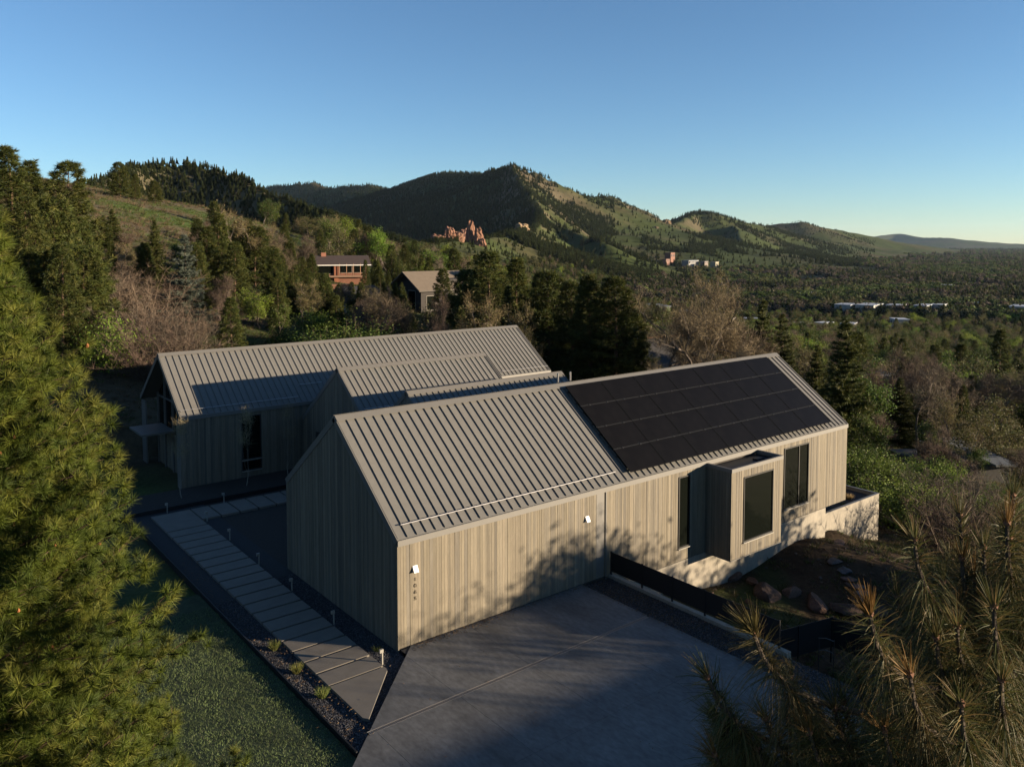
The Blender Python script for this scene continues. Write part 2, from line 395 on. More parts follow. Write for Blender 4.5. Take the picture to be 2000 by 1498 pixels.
# --- mountains and plain, one sheet out to the horizon
az = np.linspace(R(-47), R(47), 520); rr = np.geomspace(500, 24000, 330)
A_, RR = np.meshgrid(az, rr, indexing='ij'); U = RR*np.sin(A_); V_ = RR*np.cos(A_)
Zf = z_uv(U, V_); X, Y = W(U, V_)
gx = np.gradient(Zf, axis=0)/(np.gradient(U, axis=0)**2+np.gradient(V_, axis=0)**2)**.5
slope = np.hypot(gx, np.gradient(Zf, axis=1)/np.gradient(RR, axis=1))
n1 = fbm(U/260, V_/260, 51, 4)*2; n2 = fbm(U/60, V_/60, 53, 3)*2
col = mix(np.array((.052,.068,.022)), np.array((.078,.070,.036)), sstep(-.2, .5, n1+.5*n2))
col = mix(col, np.array((.15,.118,.085)), sstep(.62, .95, slope + .25*n2)*sstep(-20, 40, Zf)*.6)
col = mix(col, np.array((.16,.09,.06)), sstep(.45, .6, n1)*sstep(0, 60, Zf)*.5)
plain = sstep(-38, -52, Zf)
col = mix(col, np.array((.055,.062,.034)), plain*.9)
mts = grid_mesh('mountains', X, Y, Zf, col, M['far']); tag(mts, kind='structure')

# ================================================================= THE HOUSE
house = empty('house', (0, 0, 0))
tag(house, 'long modern house of gabled wings in grey cedar boards under standing seam metal roofs', 'house')
RISE = .7485; CA = 1/math.hypot(1, RISE); SA = RISE*CA
def extrude_x(g, poly, x0, x1, col=(.5,.5,.5), mat_=0):      # convex (y, z) polygon
    n = len(poly)
    V = [(x0, p[0], p[1]) for p in poly] + [(x1, p[0], p[1]) for p in poly]
    g.add(V, [(i, (i+1) % n, (i+1) % n + n, i+n) for i in range(n)], col, mat_)
    b = g.n - 2*n
    for st, rev in ((b, True), (b+n, False)):
        for i in range(1, n-1):
            t = (st, st+i+1, st+i) if rev else (st, st+i, st+i+1)
            g.f.append(np.array([t], np.int64)); g.m.append(np.array([mat_], np.int32))
    return g
WOODS = np.array([(.40,.33,.235),(.37,.31,.225),(.33,.28,.21),(.42,.35,.25),(.31,.265,.205),(.38,.315,.22)])
def clad(g, o, d, nrm, L, zb, zt, openings=(), seed=1, bw=.118, tone=1.0):
    rng = random.Random(seed)
    edges = []; s = 0
    while s < L-.02:
        e = min(L, s + bw*rng.choice((.85, 1, 1, 1.25))); edges.append((s, e)); s = e
    cuts = sorted({c for op in openings for c in op[:2]})
    for (a, b) in edges:
        pts = [a] + [c for c in cuts if a+.004 < c < b-.004] + [b]
        c0 = WOODS[rng.randrange(len(WOODS))]*rng.uniform(.78, 1.12)*tone*np.array([.425,.44,.45])
        th = rng.uniform(.0, .014)
        for p, q in zip(pts[:-1], pts[1:]):
            q2 = q - (.007 if q == b else 0)
            mid = (p+q)/2; iv = [(None, None)]
            segs = [(zb(p), zb(q2), zt(p), zt(q2))]
            for (s0, s1, z0, z1) in openings:
                if s0-.001 < mid < s1+.001:
                    new = []
                    for (l0, l1, t0, t1) in segs:
                        if z0 > max(l0, l1)+.01: new.append((l0, l1, min(z0, t0), min(z0, t1)))
                        if z1 < min(t0, t1)-.01: new.append((max(z1, l0), max(z1, l1), t0, t1))
                    segs = new
            for (l0, l1, t0, t1) in segs:
                if max(t0-l0, t1-l1) < .01: continue
                V = []
                for zz0, zz1 in ((l0, l1), (t0, t1)):
                    for (ss, off, z) in ((p, -.045, zz0), (q2, -.045, zz1), (q2, th, zz1), (p, th, zz0)):
                        V.append((o[0]+d[0]*ss+nrm[0]*off, o[1]+d[1]*ss+nrm[1]*off, z))
                c = c0*(1 + rng.uniform(-.04, .04))
                g.hexa(V, c)
    return g
def part(name, g, m, parent=house, **k):
    o = obj(name, g, m, parent); tag(o, **k); return o

def roof_wing(x0, x1, yr, zr, yf, yb, SPAN, rails=(), n_first=0):
    """gable roof with its ridge along x; each metal pan on the slope in view is its own piece"""
    zf, zb = zr - RISE*(yr-yf), zr - RISE*(yb-yr)
    g = Geo()
    extrude_x(g, [(yf, zf-.17), (yf, zf), (yr, zr), (yr, zr-.17)], x0, x1)
    extrude_x(g, [(yr, zr-.17), (yr, zr), (yb, zb), (yb, zb-.17)], x0, x1)
    rf = part('roof', g, M['trim'])
    L = (yr-yf)/CA
    # one pan: plate plus upstand seam
    g = Geo(); e = np.array([0, CA, SA]); n = np.array([0, -SA, CA])
    def bx(g, a0, a1, s0, s1, n0, n1):
        V = []
        for nn in (n0, n1):
            for (xx, ss) in ((a0, s0), (a1, s0), (a1, s1), (a0, s1)):
                V.append(np.array([xx, 0, 0]) + e*ss + n*nn)
        g.hexa(V)
    bx(g, .002, SPAN-.002, .03, L-.2, .004, .014)
    bx(g, .0, .026, .06, L-.24, .012, .066)
    me = g.mesh('roof_panel'); me.materials.append(M['roof'])
    k = 0; x = x0+.02
    while x < x1-.1:
        sc_ = 1.0
        if x + SPAN > x1-.01: sc_ = (x1-.01-x)/SPAN
        link('roof_panel', me, rf, (x, yf, zf), 0, (sc_, 1, 1)); x += SPAN; k += 1
    # ridge cap, eave trim, rake trims
    g = Geo()
    for sgn in (1, -1):
        V = []
        for nn in (.084, .094):
            for (xx, ss) in ((x0-.01, 0), (x1+.01, 0), (x1+.01, .3), (x0-.01, .3)):
                q = np.array([xx, yr - sgn*ss*CA, zr - ss*SA]) + np.array([0, -sgn*SA, CA])*nn; V.append(q)
        g.hexa(V)
    part('ridge_cap', g, M['trim'], rf)
    g = Geo(); g.box(x0-.015, x1+.015, yf-.06, yf-.004, zf-.19, zf+.015)
    g.box(x0-.0, x1+.0, yf-.055, yf+.05, zf+.016, zf+.03)
    part('eave_trim', g, M['trim'], rf)
    for xx in (x0, x1):
        for (ya, za, yb_, zb_) in ((yf, zf, yr, zr), (yb, zb, yr, zr)):
            g = Geo(); nv = np.array([0, -SA if ya < yr else SA, CA]); V = []
            for off in (-.2, .055):
                for (dx, yy, zz) in ((-.03, ya, za), (.03, ya, za), (.03, yb_, zb_), (-.03, yb_, zb_)):
                    V.append(np.array([xx+dx, yy, zz]) + nv*off)
            g.hexa(V); part('rake_trim', g, M['trim'], rf)
    for (a, b, sd) in rails:
        g = Geo(); p0 = np.array([a, yf, zf]) + e*sd + n*.125; p1 = np.array([b, yf, zf]) + e*sd + n*.125
        g.tube([p0, p1], .022, 6)
        x = a + .1
        while x < b:
            q = np.array([x, yf, zf]) + e*sd
            g.tube([q + n*.0, q + n*.125], .02, 5); x += SPAN*3
        part('snow_rail', g, M['steel'], rf)
    return rf

SP = .406
F_X1, F_YR, F_ZR, F_YB = 30.45, 4.887, 7.62, 9.774
roof_wing(0, F_X1, F_YR, F_ZR, 0, F_YB, SP, [(.35, 11.4, .55)])
roof_wing(0, 29.45, 29.83, 7.50, 25.36, 34.3, SP, [(.05, 7.6, .45), (8.0, 9.7, 1.5), (24.6, 29.4, .45)])
roof_wing(7.75, 18.9, 20.26, 6.97, 17.0, 25.3, SP, [(8.0, 10.2, .5)])
roof_wing(9.43, 21.3, 15.0, 6.10, 11.2, 17.2, SP)

ftop = lambda s: 3.80
# --- front wing walls
g = Geo(); extrude_x(g, [(.05, -.5), (.05, 3.74), (F_YR, 7.40), (F_YB-.05, 3.74), (F_YB-.05, -.5)][::-1], .05, F_X1-.05)
g.box(.06, 28.1, .06, F_YB-.06, -3.2, -.502)
part('wall', g, M['core'])
ops = [(9.88, 10.36, -1, 5), (15.3, 16.12, .07, 3.53), (17.4, 21.5, -3, 5), (24.0, 26.4, .15, 3.53)]
g = Geo(); clad(g, (0, 0), (1, 0), (0, -1), F_X1, lambda s: .02 if s < 10.6 else -.55, ftop, ops, 3)
part('cladding', g, M['wood'], kind='stuff', label='sunlit vertical cedar boards of the front wall')
g = Geo(); clad(g, (0, 0), (0, 1), (-1, 0), F_YB, lambda s: -.12, lambda s: 3.80 + RISE*min(s, F_YB-s), (), 5)
part('cladding', g, M['wood'], kind='stuff', label='shaded cedar boards of the gable end')
g = Geo(); clad(g, (F_X1, 0), (0, 1), (1, 0), F_YB, lambda s: -.55, lambda s: 3.80 + RISE*min(s, F_YB-s), (), 6)
part('cladding', g, M['wood'], kind='stuff')
g = Geo(); g.box(9.89, 10.35, -.006, .045, .02, 3.80); part('wall_panel', g, M['trim'], label='plain tan metal strip between board panels')
g = Geo(); g.box(10.41, 10.46, -.05, -.018, -.1, 3.8); part('downpipe', g, M['trim'])

def window(x0, x1, z0, z1, y, parent=house, depth=.10, mull=(), normal=-1, label=None):
    g = Geo(); f = .06
    for (a, b, c, d) in ((x0, x1, z0, z0+f), (x0, x1, z1-f, z1), (x0, x0+f, z0+f, z1-f), (x1-f, x1, z0+f, z1-f)):
        g.box(a, b, y+.012, y+depth+.03, c, d)
    for mx in mull: g.box(mx-.03, mx+.03, y+.03, y+depth+.03, z0+f, z1-f)
    wd = part('window', g, M['frame'], parent, label=label)
    g = Geo(); g.box(x0+f, x1-f, y+depth-.02, y+depth-.008, z0+f, z1-f); part('pane', g, M['glass'], wd)
    g = Geo(); g.box(x0-.02, x1+.02, y-.045, y+.03, z0-.05, z0-.004); part('sill', g, M['sill'], wd)
    return wd
window(15.3, 16.12, .07, 3.53, -.055, depth=.09)
window(24.0, 26.4, .15, 3.53, -.055, depth=.09, mull=(25.45,))
# --- bay
bay = part('bay', Geo().box(17.40, 21.45, -1.45, .04, -.52, 3.62), M['core'])
g = Geo(); clad(g, (17.35, -1.5), (1, 0), (0, -1), 4.15, lambda s: -.56, lambda s: 3.70, [(.95, 3.40, .13, 3.33)], 8, .085)
part('cladding', g, M['wood'], bay, kind='stuff')
g = Geo(); clad(g, (17.35, -.02), (0, -1), (-1, 0), 1.48, lambda s: -.56, lambda s: 3.70, (), 9, .075)
clad(g, (21.5, -1.5), (0, 1), (1, 0), 1.48, lambda s: -.56, lambda s: 3.70, (), 10, .085)
part('cladding', g, M['wood'], bay, kind='stuff')
g = Geo()
for (a, b, c, d) in ((17.30, 21.55, -1.56, -1.44), (17.30, 17.42, -1.44, -.0), (21.43, 21.55, -1.44, -.0)):
    g.box(a, b, c, d, 3.70, 3.88)
part('parapet_trim', g, M['trim'], bay)
g = Geo(); g.box(17.42, 21.43, -1.44, -.02, 3.60, 3.66); part('flat_roof', g, M['black'], bay)
g = Geo(); g.box(20.3, 20.9, -.9, -.6, 3.66, 3.74); part('roof_vent', g, M['black'], bay)
window(18.30, 20.75, .13, 3.33, -1.555, parent=bay, depth=.085)
g = Geo(); g.box(17.32, 21.53, -1.53, -.03, -.60, -.57); part('soffit', g, M['trim'], bay)
# --- concrete plinth, one cast panel after another
x = 10.85
while x < 28.2:
    e = min(28.25, x+2.49)
    o = part('concrete_panel', Geo().box(x, e-.012, -.03, .045, -3.6, -.565), M['conc']); x = e
g = Geo(); g.box(28.16, 28.25, .05, 2.0, -3.6, -.565); part('concrete_panel', g, M['conc'])
# --- lettering and lights
FD = bpy.data.curves.new('digit', 'FONT'); FD.extrude = .012; FD.size = .30; FD.align_x = 'CENTER'
num = empty('house_number', (0, 0, 0)); num.parent = house
for i, ch in enumerate('1065'):
    c = FD.copy(); c.body = ch
    t = bpy.data.objects.new('tmp', c); C.objects.link(t); bpy.context.view_layer.update()
    me = bpy.data.meshes.new_from_object(t.evaluated_get(bpy.context.evaluated_depsgraph_get()))
    bpy.data.objects.remove(t)
    me.transform(Matrix.Rotation(math.pi/2, 4, 'X')); me.materials.clear(); me.materials.append(M['digit'])
    d = link('digit', me, num, (.72, -.045, 2.36 - i*.235)); d.scale = (.58, 1, .62)
for x, lab in ((.70, 'white wedge shaped wall light above the house number'), (9.30, 'white wedge shaped wall light near the tan strip of the long wall')):
    r = empty('wall_light', (x, -.016, 2.72)); tag(r, lab, 'wall light', 'wedge wall lights on the long front wall')
    g = Geo(); a = .10
    V = [(-a, 0, -.02), (a, 0, -.02), (a, -.14, -.02), (-a, -.14, -.02), (-a, 0, .21), (a, 0, .21), (a, -.015, .21), (-a, -.015, .21)]
    g.hexa([V[i] for i in (3, 2, 1, 0, 7, 6, 5, 4)]); obj('hood', g, M['white'], r)
    g = Geo(); g.box(-.06, .06, -.01, .02, .02, .16); obj('back_plate', g, M['black'], r)

# --- rear wing
g = Geo(); extrude_x(g, [(25.44, -.3), (25.44, 3.95), (29.83, 7.28), (34.2, 3.95), (34.2, -.3)][::-1], 1.4, 29.4)
part('wall', g, M['core'])
zt_b = lambda s: 3.97
g = Geo(); clad(g, (0, 25.40), (1, 0), (0, -1), 29.45, lambda s: -.28, zt_b, [(3.7, 4.95, .25, 3.75)], 12)
part('cladding', g, M['wood'], kind='stuff', label='shaded cedar boards of the rear wing')
window(3.7, 4.95, .95, 3.75, 25.40-.05, depth=.09)
window(3.7, 4.95, .25, .9, 25.40-.05, depth=.09)
g = Geo(); g.box(0.03, .12, 25.42, 26.3, -.28, 3.95); g.box(.03, .12, 33.2, 34.2, -.28, 3.95); part('wall', g, M['trim'])
# glazed gable with posts, set back under the roof
gl = part('glazed_gable', extrude_x(Geo(), [(26.3, 2.2), (26.3, 4.5), (29.83, 7.1), (33.2, 4.5), (33.2, 2.2)][::-1], .9, .93), M['glass'])
g = Geo()
for yy, zt in ((26.3, 4.5), (28.0, 5.8), (29.83, 7.15), (31.6, 5.8), (33.2, 4.5)): g.box(.78, .9, yy-.06, yy+.06, -.3, zt)
g.box(.80, .895, 26.3, 33.2, 2.08, 2.2); g.box(.80, .895, 26.3, 33.2, 4.3, 4.38)
part('gable_frame', g, M['trim'], gl)
g = Geo(); clad(g, (.9, 26.2), (0, 1), (-1, 0), 7.1, lambda s: -.28, lambda s: 2.08, (), 14); part('cladding', g, M['wood'], kind='stuff')
part('entry_canopy', Geo().box(-1.3, .7, 29.0, 32.0, 2.5, 2.62), M['trim'])
# --- middle wings
g = Geo(); extrude_x(g, [(17.1, -.3), (17.1, 4.35), (20.26, 6.75), (25.3, 3.0), (25.3, -.3)][::-1], 7.82, 18.8); part('wall', g, M['core'])
def m1t(s): y = 17.0+s; return min(4.53+RISE*s, 6.97-RISE*(y-20.26)) - .16
g = Geo(); clad(g, (7.75, 17.0), (0, 1), (-1, 0), 8.3, lambda s: -.28, m1t, [(5.2, 6.3, .2, 2.6)], 15); clad(g, (7.75, 17.0), (1, 0), (0, -1), 11.15, lambda s: -.28, lambda s: 4.36, (), 16)
part('cladding', g, M['wood'], kind='stuff')
part('entry_door', Geo().box(7.72, 7.78, 22.22, 23.28, -.28, 2.6), M['frame'])
g = Geo(); extrude_x(g, [(11.3, -.3), (11.3, 3.1), (15.0, 5.87), (17.1, 4.3), (17.1, -.3)][::-1], 9.5, 21.2); part('wall', g, M['core'])
def m2t(s): y = 11.2+s; return min(6.10-RISE*(15.0-y), 6.10-RISE*(y-15.0)) - .16
g = Geo(); clad(g, (9.43, 11.2), (0, 1), (-1, 0), 6.0, lambda s: -.28, m2t, (), 17); part('cladding', g, M['wood'], kind='stuff')
part('link_roof', Geo().box(9.9, 21.0, 9.70, 11.4, 2.9, 3.1), M['trim'])
part('wall', Geo().box(10.0, 20.9, 9.76, 11.28, -.3, 2.9), M['core'])
g = Geo()
for (xx, yy) in ((12.9, 5.9), (13.75, 5.9)): g.tube([(xx, yy, 6.5), (xx, yy, 7.98)], .05, 8)
part('vent_pipe', g, M['steel'])

# ================================================================= SOLAR PANELS
e = np.array([0, CA, SA]); n = np.array([0, -SA, CA])
PW, PH = 2.375, 1.345
pw0, ps0 = 12.08, .26
def slab(x0, x1, s0, s1, n0, n1):
    V = []
    for nn in (n0, n1):
        for (xx, ss) in ((x0, s0), (x1, s0), (x1, s1), (x0, s1)): V.append(np.array([xx, 0, 0]) + e*ss + n*nn)
    return V
gf = Geo(); t = .035
for a in ((.01, PW-.01, .01, .01+t), (.01, PW-.01, PH-.01-t, PH-.01), (.01, .01+t, .01+t, PH-.01-t), (PW-.01-t, PW-.01, .01+t, PH-.01-t)): gf.hexa(slab(*a, .235, .275))
mf = gf.mesh('frame'); mf.materials.append(M['pvframe'])
gc = Geo()
gc.hexa(slab(.046, PW-.046, .046, PH-.046, .24, .268))
mc = gc.mesh('cells'); mc.materials.append(M['cell'])
gm = Geo(); gm.hexa(slab(PW*.25-.04, PW*.25+.04, PH-.035, PH+.035, .27, .29)); gm.hexa(slab(PW*.75-.04, PW*.75+.04, PH-.035, PH+.035, .27, .29))
mm = gm.mesh('clamp'); mm.materials.append(M['alu'])
ORD = ['first', 'second', 'third', 'fourth', 'fifth', 'sixth', 'seventh']; ROW = ['bottom row', 'second row from the bottom', 'second row from the top', 'top row']
for j in range(4):
    for i in range(7):
        q = np.array([pw0+i*(PW+.012), 0, 3.96]) + e*(ps0 + j*(PH+.035))
        r = empty('solar_panel', q); tag(r, f'black solar panel, {ORD[i]} from the left in the {ROW[j]}', 'solar panel', 'solar panels on the front roof')
        link('frame', mf, r); link('cells', mc, r)
        if j < 3: link('clamp', mm, r)
for j in range(4):
    for k_ in (.22, .78):
        g = Geo(); s0 = ps0 + j*(PH+.035) + PH*k_
        g.hexa([v + np.array([0, 0, 3.96]) for v in slab(pw0+.02, pw0+7*(PW+.012)-.05, s0-.02, s0+.02, .085, .232)])
        tag(obj('mounting_rail', g, M['alu'], house))
for j in range(3):
    g = Geo(); s0 = ps0 + (j+1)*(PH+.035) - .0175
    g.hexa([v + np.array([0, 0, 3.96]) for v in slab(pw0, pw0+7*(PW+.012)-.02, s0-.013, s0+.013, .20, .262)])
    tag(obj('panel_rail', g, M['alu'], house))

# ================================================================= DRIVE, PATH, FENCES
def clip(poly, a, b, c):            # keep a*x + b*y <= c
    out = []
    for i in range(len(poly)):
        p, q = poly[i], poly[(i+1) % len(poly)]
        dp, dq = a*p[0]+b*p[1]-c, a*q[0]+b*q[1]-c
        if dp <= 0: out.append(p)
        if (dp < 0) != (dq < 0) and abs(dp-dq) > 1e-9:
            t = dp/(dp-dq); out.append((p[0]+t*(q[0]-p[0]), p[1]+t*(q[1]-p[1])))
    return out
drive = tag(obj('driveway', Geo().prism([(-13, -45), (9.0, -45), (9.0, -.06), (.06, -.06), (.06, -.62), (-.1, -.64), (-13, -13.6)], -.28, -.012), M['gbase']), kind='structure')
xs = [-13, -9.2, -6.1, -3.05, 0, 3.05, 6.1, 9.06]; ys = [-45, -36, -29, -22, -16.5, -11.6, -7.6, -3.87, -3.70, -.012]
for i in range(len(xs)-1):
    for j in range(len(ys)-1):
        if abs(ys[j]+3.87) < .01: continue
        g_ = .004
        pl = [(xs[i]+g_, ys[j]+g_), (xs[i+1]-g_, ys[j]+g_), (xs[i+1]-g_, ys[j+1]-g_), (xs[i]+g_, ys[j+1]-g_)]
        pl = clip(pl, -1, 1, -.53)
        if len(pl) < 3: continue
        obj('concrete_slab', Geo().prism(pl, -.26, 0), M['drive'], drive)
# channel drain with its slotted grate
dr = empty('channel_drain', (0, 0, 0)); tag(dr, 'long slotted steel channel drain crossing the concrete driveway', 'drain')
g = Geo(); g.box(-3.28, 9.0, -3.868, -3.845, -.1, .001); g.box(-3.28, 9.0, -3.725, -3.702, -.1, .001); obj('drain_edge', g, M['grate'], dr)
g = Geo()
for i in range(300):
    x = -3.25 + i*.0408; g.box(x, x+.022, -3.842, -3.728, -.02, -.003)
o = obj('grate', g, M['grate'], dr); o['kind'] = 'stuff'
# gravel and path
path = tag(obj('garden_path', Geo().prism([(-3.94, -4.42), (-.08, -.62), (-.01, -.5), (-.01, 9.9), (5.0, 9.9), (5.0, 21.4), (-3.94, 21.4)][:4] + [(-.01, 21.4), (-3.94, 21.4)], -.28, -.10), M['gbase']), kind='structure')
tag(obj('planting_bed', Geo().prism([(.02, 9.85), (7.7, 9.85), (7.7, 25.3), (-3.94, 25.3), (-3.94, 21.45), (.02, 21.4)][:1] + [(9.6, 9.85), (9.6, 25.3), (.02, 25.3)], -.28, -.13), M['soil']), kind='structure')
tag(obj('planting_bed', Geo().prism([(-9, 21.46), (.0, 21.46), (.0, 25.3), (-9, 25.3)], -.28, -.13), M['soil']), kind='structure')
tag(obj('gravel_strip', Geo().prism([(9.08, -30), (10.6, -30), (10.6, -.03), (9.08, -.03)], -.9, -.10), M['gbase']), kind='structure')
g = Geo().prism([(-3.02, -.70), (-3.02, -2.98), (-2.90, -3.14), (-1.02, -.98), (-.98, -.86), (-.98, -.70)], -.12, 0)
obj('paving_slab', g, M['paver'], path)
y = -.62
meS = Geo().box(-3.02, -.98, 0, .85, -.12, 0).mesh('paving_slab'); meS.materials.append(M['paver'])
k = 0
while y < 17.4:
    link('paving_slab', meS, path, (0, y, 0.001*(k % 3))); y += .965; k += 1
obj('paving_slab', Geo().box(-3.0, -1.0, y, 20.65, -.12, 0), M['paver'], path)
meS = Geo().box(0, .93, 18.62, 20.65, -.12, 0).mesh('paving_slab'); meS.materials.append(M['paver'])
x = -.92
while x < 7.2: link('paving_slab', meS, path, (x, 0, 0)); x += 1.03
tag(obj('steel_edging', Geo().box(-4.0, -3.95, -4.4, 21.4, -.28, .025), M['black']), 'black steel edging between the lawn and the gravel strip', 'edging')
tag(obj('low_wall', Geo().box(-3.9, 7.6, 21.38, 21.5, -.28, .12), M['black']), 'low dark edging wall beyond the paved landing', 'edging')
tag(obj('lawn', Geo().prism([(-24, 9.5), (-24, -34), (-13.2, -34), (-13.2, -13.7), (-4.03, -4.5), (-4.03, 9.5)], -.28, -.12), M['turf']), kind='structure')
tag(obj('curb_wall', Geo().box(10.62, 10.86, -8.9, -.03, -3.2, .04), M['conc']), 'low pale concrete kerb wall under the black fence', 'wall')

# fence on the kerb
fence = empty('fence', (10.72, 0, 0)); tag(fence, 'black solid panel fence running along the right side of the driveway', 'fence')
py_ = [-.10, -1.92, -3.55, -5.20, -6.85, -8.5]
for a in py_: obj('post', Geo().box(-.03, .03, a-.03, a+.03, .04, 1.08), M['black'], fence)
for a, b in zip(py_[:-1], py_[1:]): obj('fence_panel', Geo().box(-.012, .012, b+.032, a-.032, .19, 1.05), M['black'], fence)
f2 = empty('fence', (0, 0, 0)); tag(f2, 'black panel fence with a corner, lower down behind the foreground pine', 'fence')
q = [(13.1, -6.35), (14.79, -6.76), (16.57, -7.19), (16.84, -9.13), (17.1, -11.0)]
for a in q: obj('post', Geo().box(a[0]-.03, a[0]+.03, a[1]-.03, a[1]+.03, -3.4, -.98), M['black'], f2)
for a, b in zip(q[:-1], q[1:]):
    a = np.array(a); b = np.array(b); d = (b-a)/np.linalg.norm(b-a); nn = np.array([-d[1], d[0]])*.012; a = a+d*.035; b = b-d*.035
    obj('fence_panel', Geo().prism([tuple(a-nn), tuple(b-nn), tuple(b+nn), tuple(a+nn)], -2.25, -1.0), M['black'], f2)
hr = empty('handrail', (12.65, -9.1, 0)); tag(hr, 'thin grey metal stair handrail frame beside the black corner fence', 'handrail')
for a in ((-.05, .15), (.2, -.3)): obj('post', Geo().tube([(a[0], a[1], -2.6), (a[0], a[1], .02)], .018, 6), M['alu'], hr)
for z0 in (.0, -.45): obj('rail', Geo().tube([(-.05, .15, z0), (.06, -.05, z0+.05), (.2, -.3, z0-.02)], .016, 6), M['alu'], hr)

# path lights
pl = [(-.88, -.4), (-.85, 3.4), (-.86, 7.3), (-.88, 10.9), (-.80, 14.9), (-.8, 18.3), (1.0, 20.95), (-2.05, 21.05)]
plab = ['first bronze path light, nearest the driveway corner', 'second path light along the paving from the driveway', 'third path light along the paving from the driveway', 'fourth path light along the paving from the driveway', 'fifth path light along the paving from the driveway', 'path light at the inner corner where the paving turns', 'path light on the far side of the entry paving', 'path light at the far left end of the paved landing']
mp_ = Geo().box(-.022, .022, -.022, .022, -.1, .40).mesh('post'); mp_.materials.append(M['sill'])
mh_ = Geo().box(-.11, .03, -.04, .04, .35, .47).mesh('lamp_head'); mh_.materials.append(M['sill'])
for (x, y), lb in zip(pl, plab):
    r = empty('path_light', (x, y, 0)); tag(r, lb, 'path light', 'path lights beside the paving'); link('post', mp_, r); link('lamp_head', mh_, r)

# raised planter at the far end
plt = empty('planter', (28.3, .5, -3.2)); tag(plt, 'board formed concrete planter wall at the far end of the house', 'planter')
g = Geo(); g.box(0, 6.85, -.14, 0, -2.0, 2.02); obj('front_wall', g, M['conc'], plt)
g = Geo(); g.box(6.71, 6.85, .004, 5.2, -2.0, 2.02); obj('end_wall', g, M['conc'], plt)
g = Geo(); g.box(0, 6.70, .004, 5.2, -2.0, 1.84); obj('soil', g, M['soil'], plt)
g = Geo(); g.box(-.01, 6.88, -.16, .02, 2.023, 2.06); g.box(6.69, 6.88, .021, 5.2, 2.023, 2.06); obj('coping', g, M['trim'], plt)

# ================================================================= SCATTER (geometry nodes, for what nobody could count)
def scatter(name, pts, rz, scl, idx, protos, label, cat):
    coll = bpy.data.collections.new(name + '_kinds')
    for i, o in enumerate(protos):
        o.name = f'{name}_kind_{i:02d}'; coll.objects.link(o)
    me = bpy.data.meshes.new(name); me.vertices.add(len(pts)); me.vertices.foreach_set('co', np.asarray(pts, np.float32).ravel())
    for nm, ty, val in (('rz', 'FLOAT', np.asarray(rz, np.float32)), ('scl', 'FLOAT', np.asarray(scl, np.float32)), ('ix', 'INT', np.asarray(idx, np.int32))):
        a = me.attributes.new(nm, ty, 'POINT'); a.data.foreach_set('value', val)
    o = bpy.data.objects.new(name, me); C.objects.link(o)
    ng = bpy.data.node_groups.new(name, 'GeometryNodeTree')
    ng.interface.new_socket('Geometry', in_out='INPUT', socket_type='NodeSocketGeometry'); ng.interface.new_socket('Geometry', in_out='OUTPUT', socket_type='NodeSocketGeometry')
    N = ng.nodes; gi = N.new('NodeGroupInput'); go = N.new('NodeGroupOutput'); ip = N.new('GeometryNodeInstanceOnPoints'); ci = N.new('GeometryNodeCollectionInfo')
    ci.inputs['Collection'].default_value = coll; ci.inputs['Separate Children'].default_value = True; ci.inputs['Reset Children'].default_value = True
    def na(nm, ty):
        n_ = N.new('GeometryNodeInputNamedAttribute'); n_.data_type = ty; n_.inputs['Name'].default_value = nm; return n_.outputs[0]
    cx = N.new('ShaderNodeCombineXYZ'); lk = ng.links.new
    lk(na('rz', 'FLOAT'), cx.inputs[2]); lk(gi.outputs[0], ip.inputs['Points']); lk(ci.outputs[0], ip.inputs['Instance'])
    ip.inputs['Pick Instance'].default_value = True; lk(na('ix', 'INT'), ip.inputs['Instance Index']); lk(cx.outputs[0], ip.inputs['Rotation']); lk(na('scl', 'FLOAT'), ip.inputs['Scale'])
    lk(ip.outputs[0], go.inputs[0])
    md = o.modifiers.new('scatter', 'NODES'); md.node_group = ng
    tag(o, label, cat, kind='stuff'); return o
def proto(g, mats, smooth=False):
    me = g.mesh('kind', smooth) if isinstance(g, Geo) else g
    if mats is not None:
        for m in (mats if isinstance(mats, (list, tuple)) else [mats]): me.materials.append(m)
    return bpy.data.objects.new('kind', me)

_ico = None
def ico(sub=2):
    import bmesh
    bm = bmesh.new(); bmesh.ops.create_icosphere(bm, subdivisions=sub, radius=1)
    V = np.array([v.co[:] for v in bm.verts]); F = np.array([[v.index for v in f.verts] for f in bm.faces]); bm.free(); return V, F
def rock_geo(rng, sx, sy, sz, col, sub=3, amp=.35, sharp=1.0):
    V, F = ico(sub); s = int(rng.integers(1000))
    q = V.copy()
    for k in range(11):                       # chop with random planes for flat faces
        nn = rng.normal(size=3); nn /= np.linalg.norm(nn); d = rng.uniform(.42, .8)
        h = V@nn; over = np.clip(h-d, 0, None); V = V - over[:, None]*nn*sharp
    n_ = fbm(q[:, 0]*1.3+q[:, 2]*.7+5, q[:, 1]*1.3-q[:, 2]*.9+5, s, 4)
    V = V*(1+amp*n_)[:, None]
    c = np.asarray(col)*(1+.5*fbm(q[:, 0]*2+9, q[:, 1]*2+q[:, 2], s+3, 3))[:, None]
    return Geo().add(V*np.array([sx, sy, sz]), F, c)

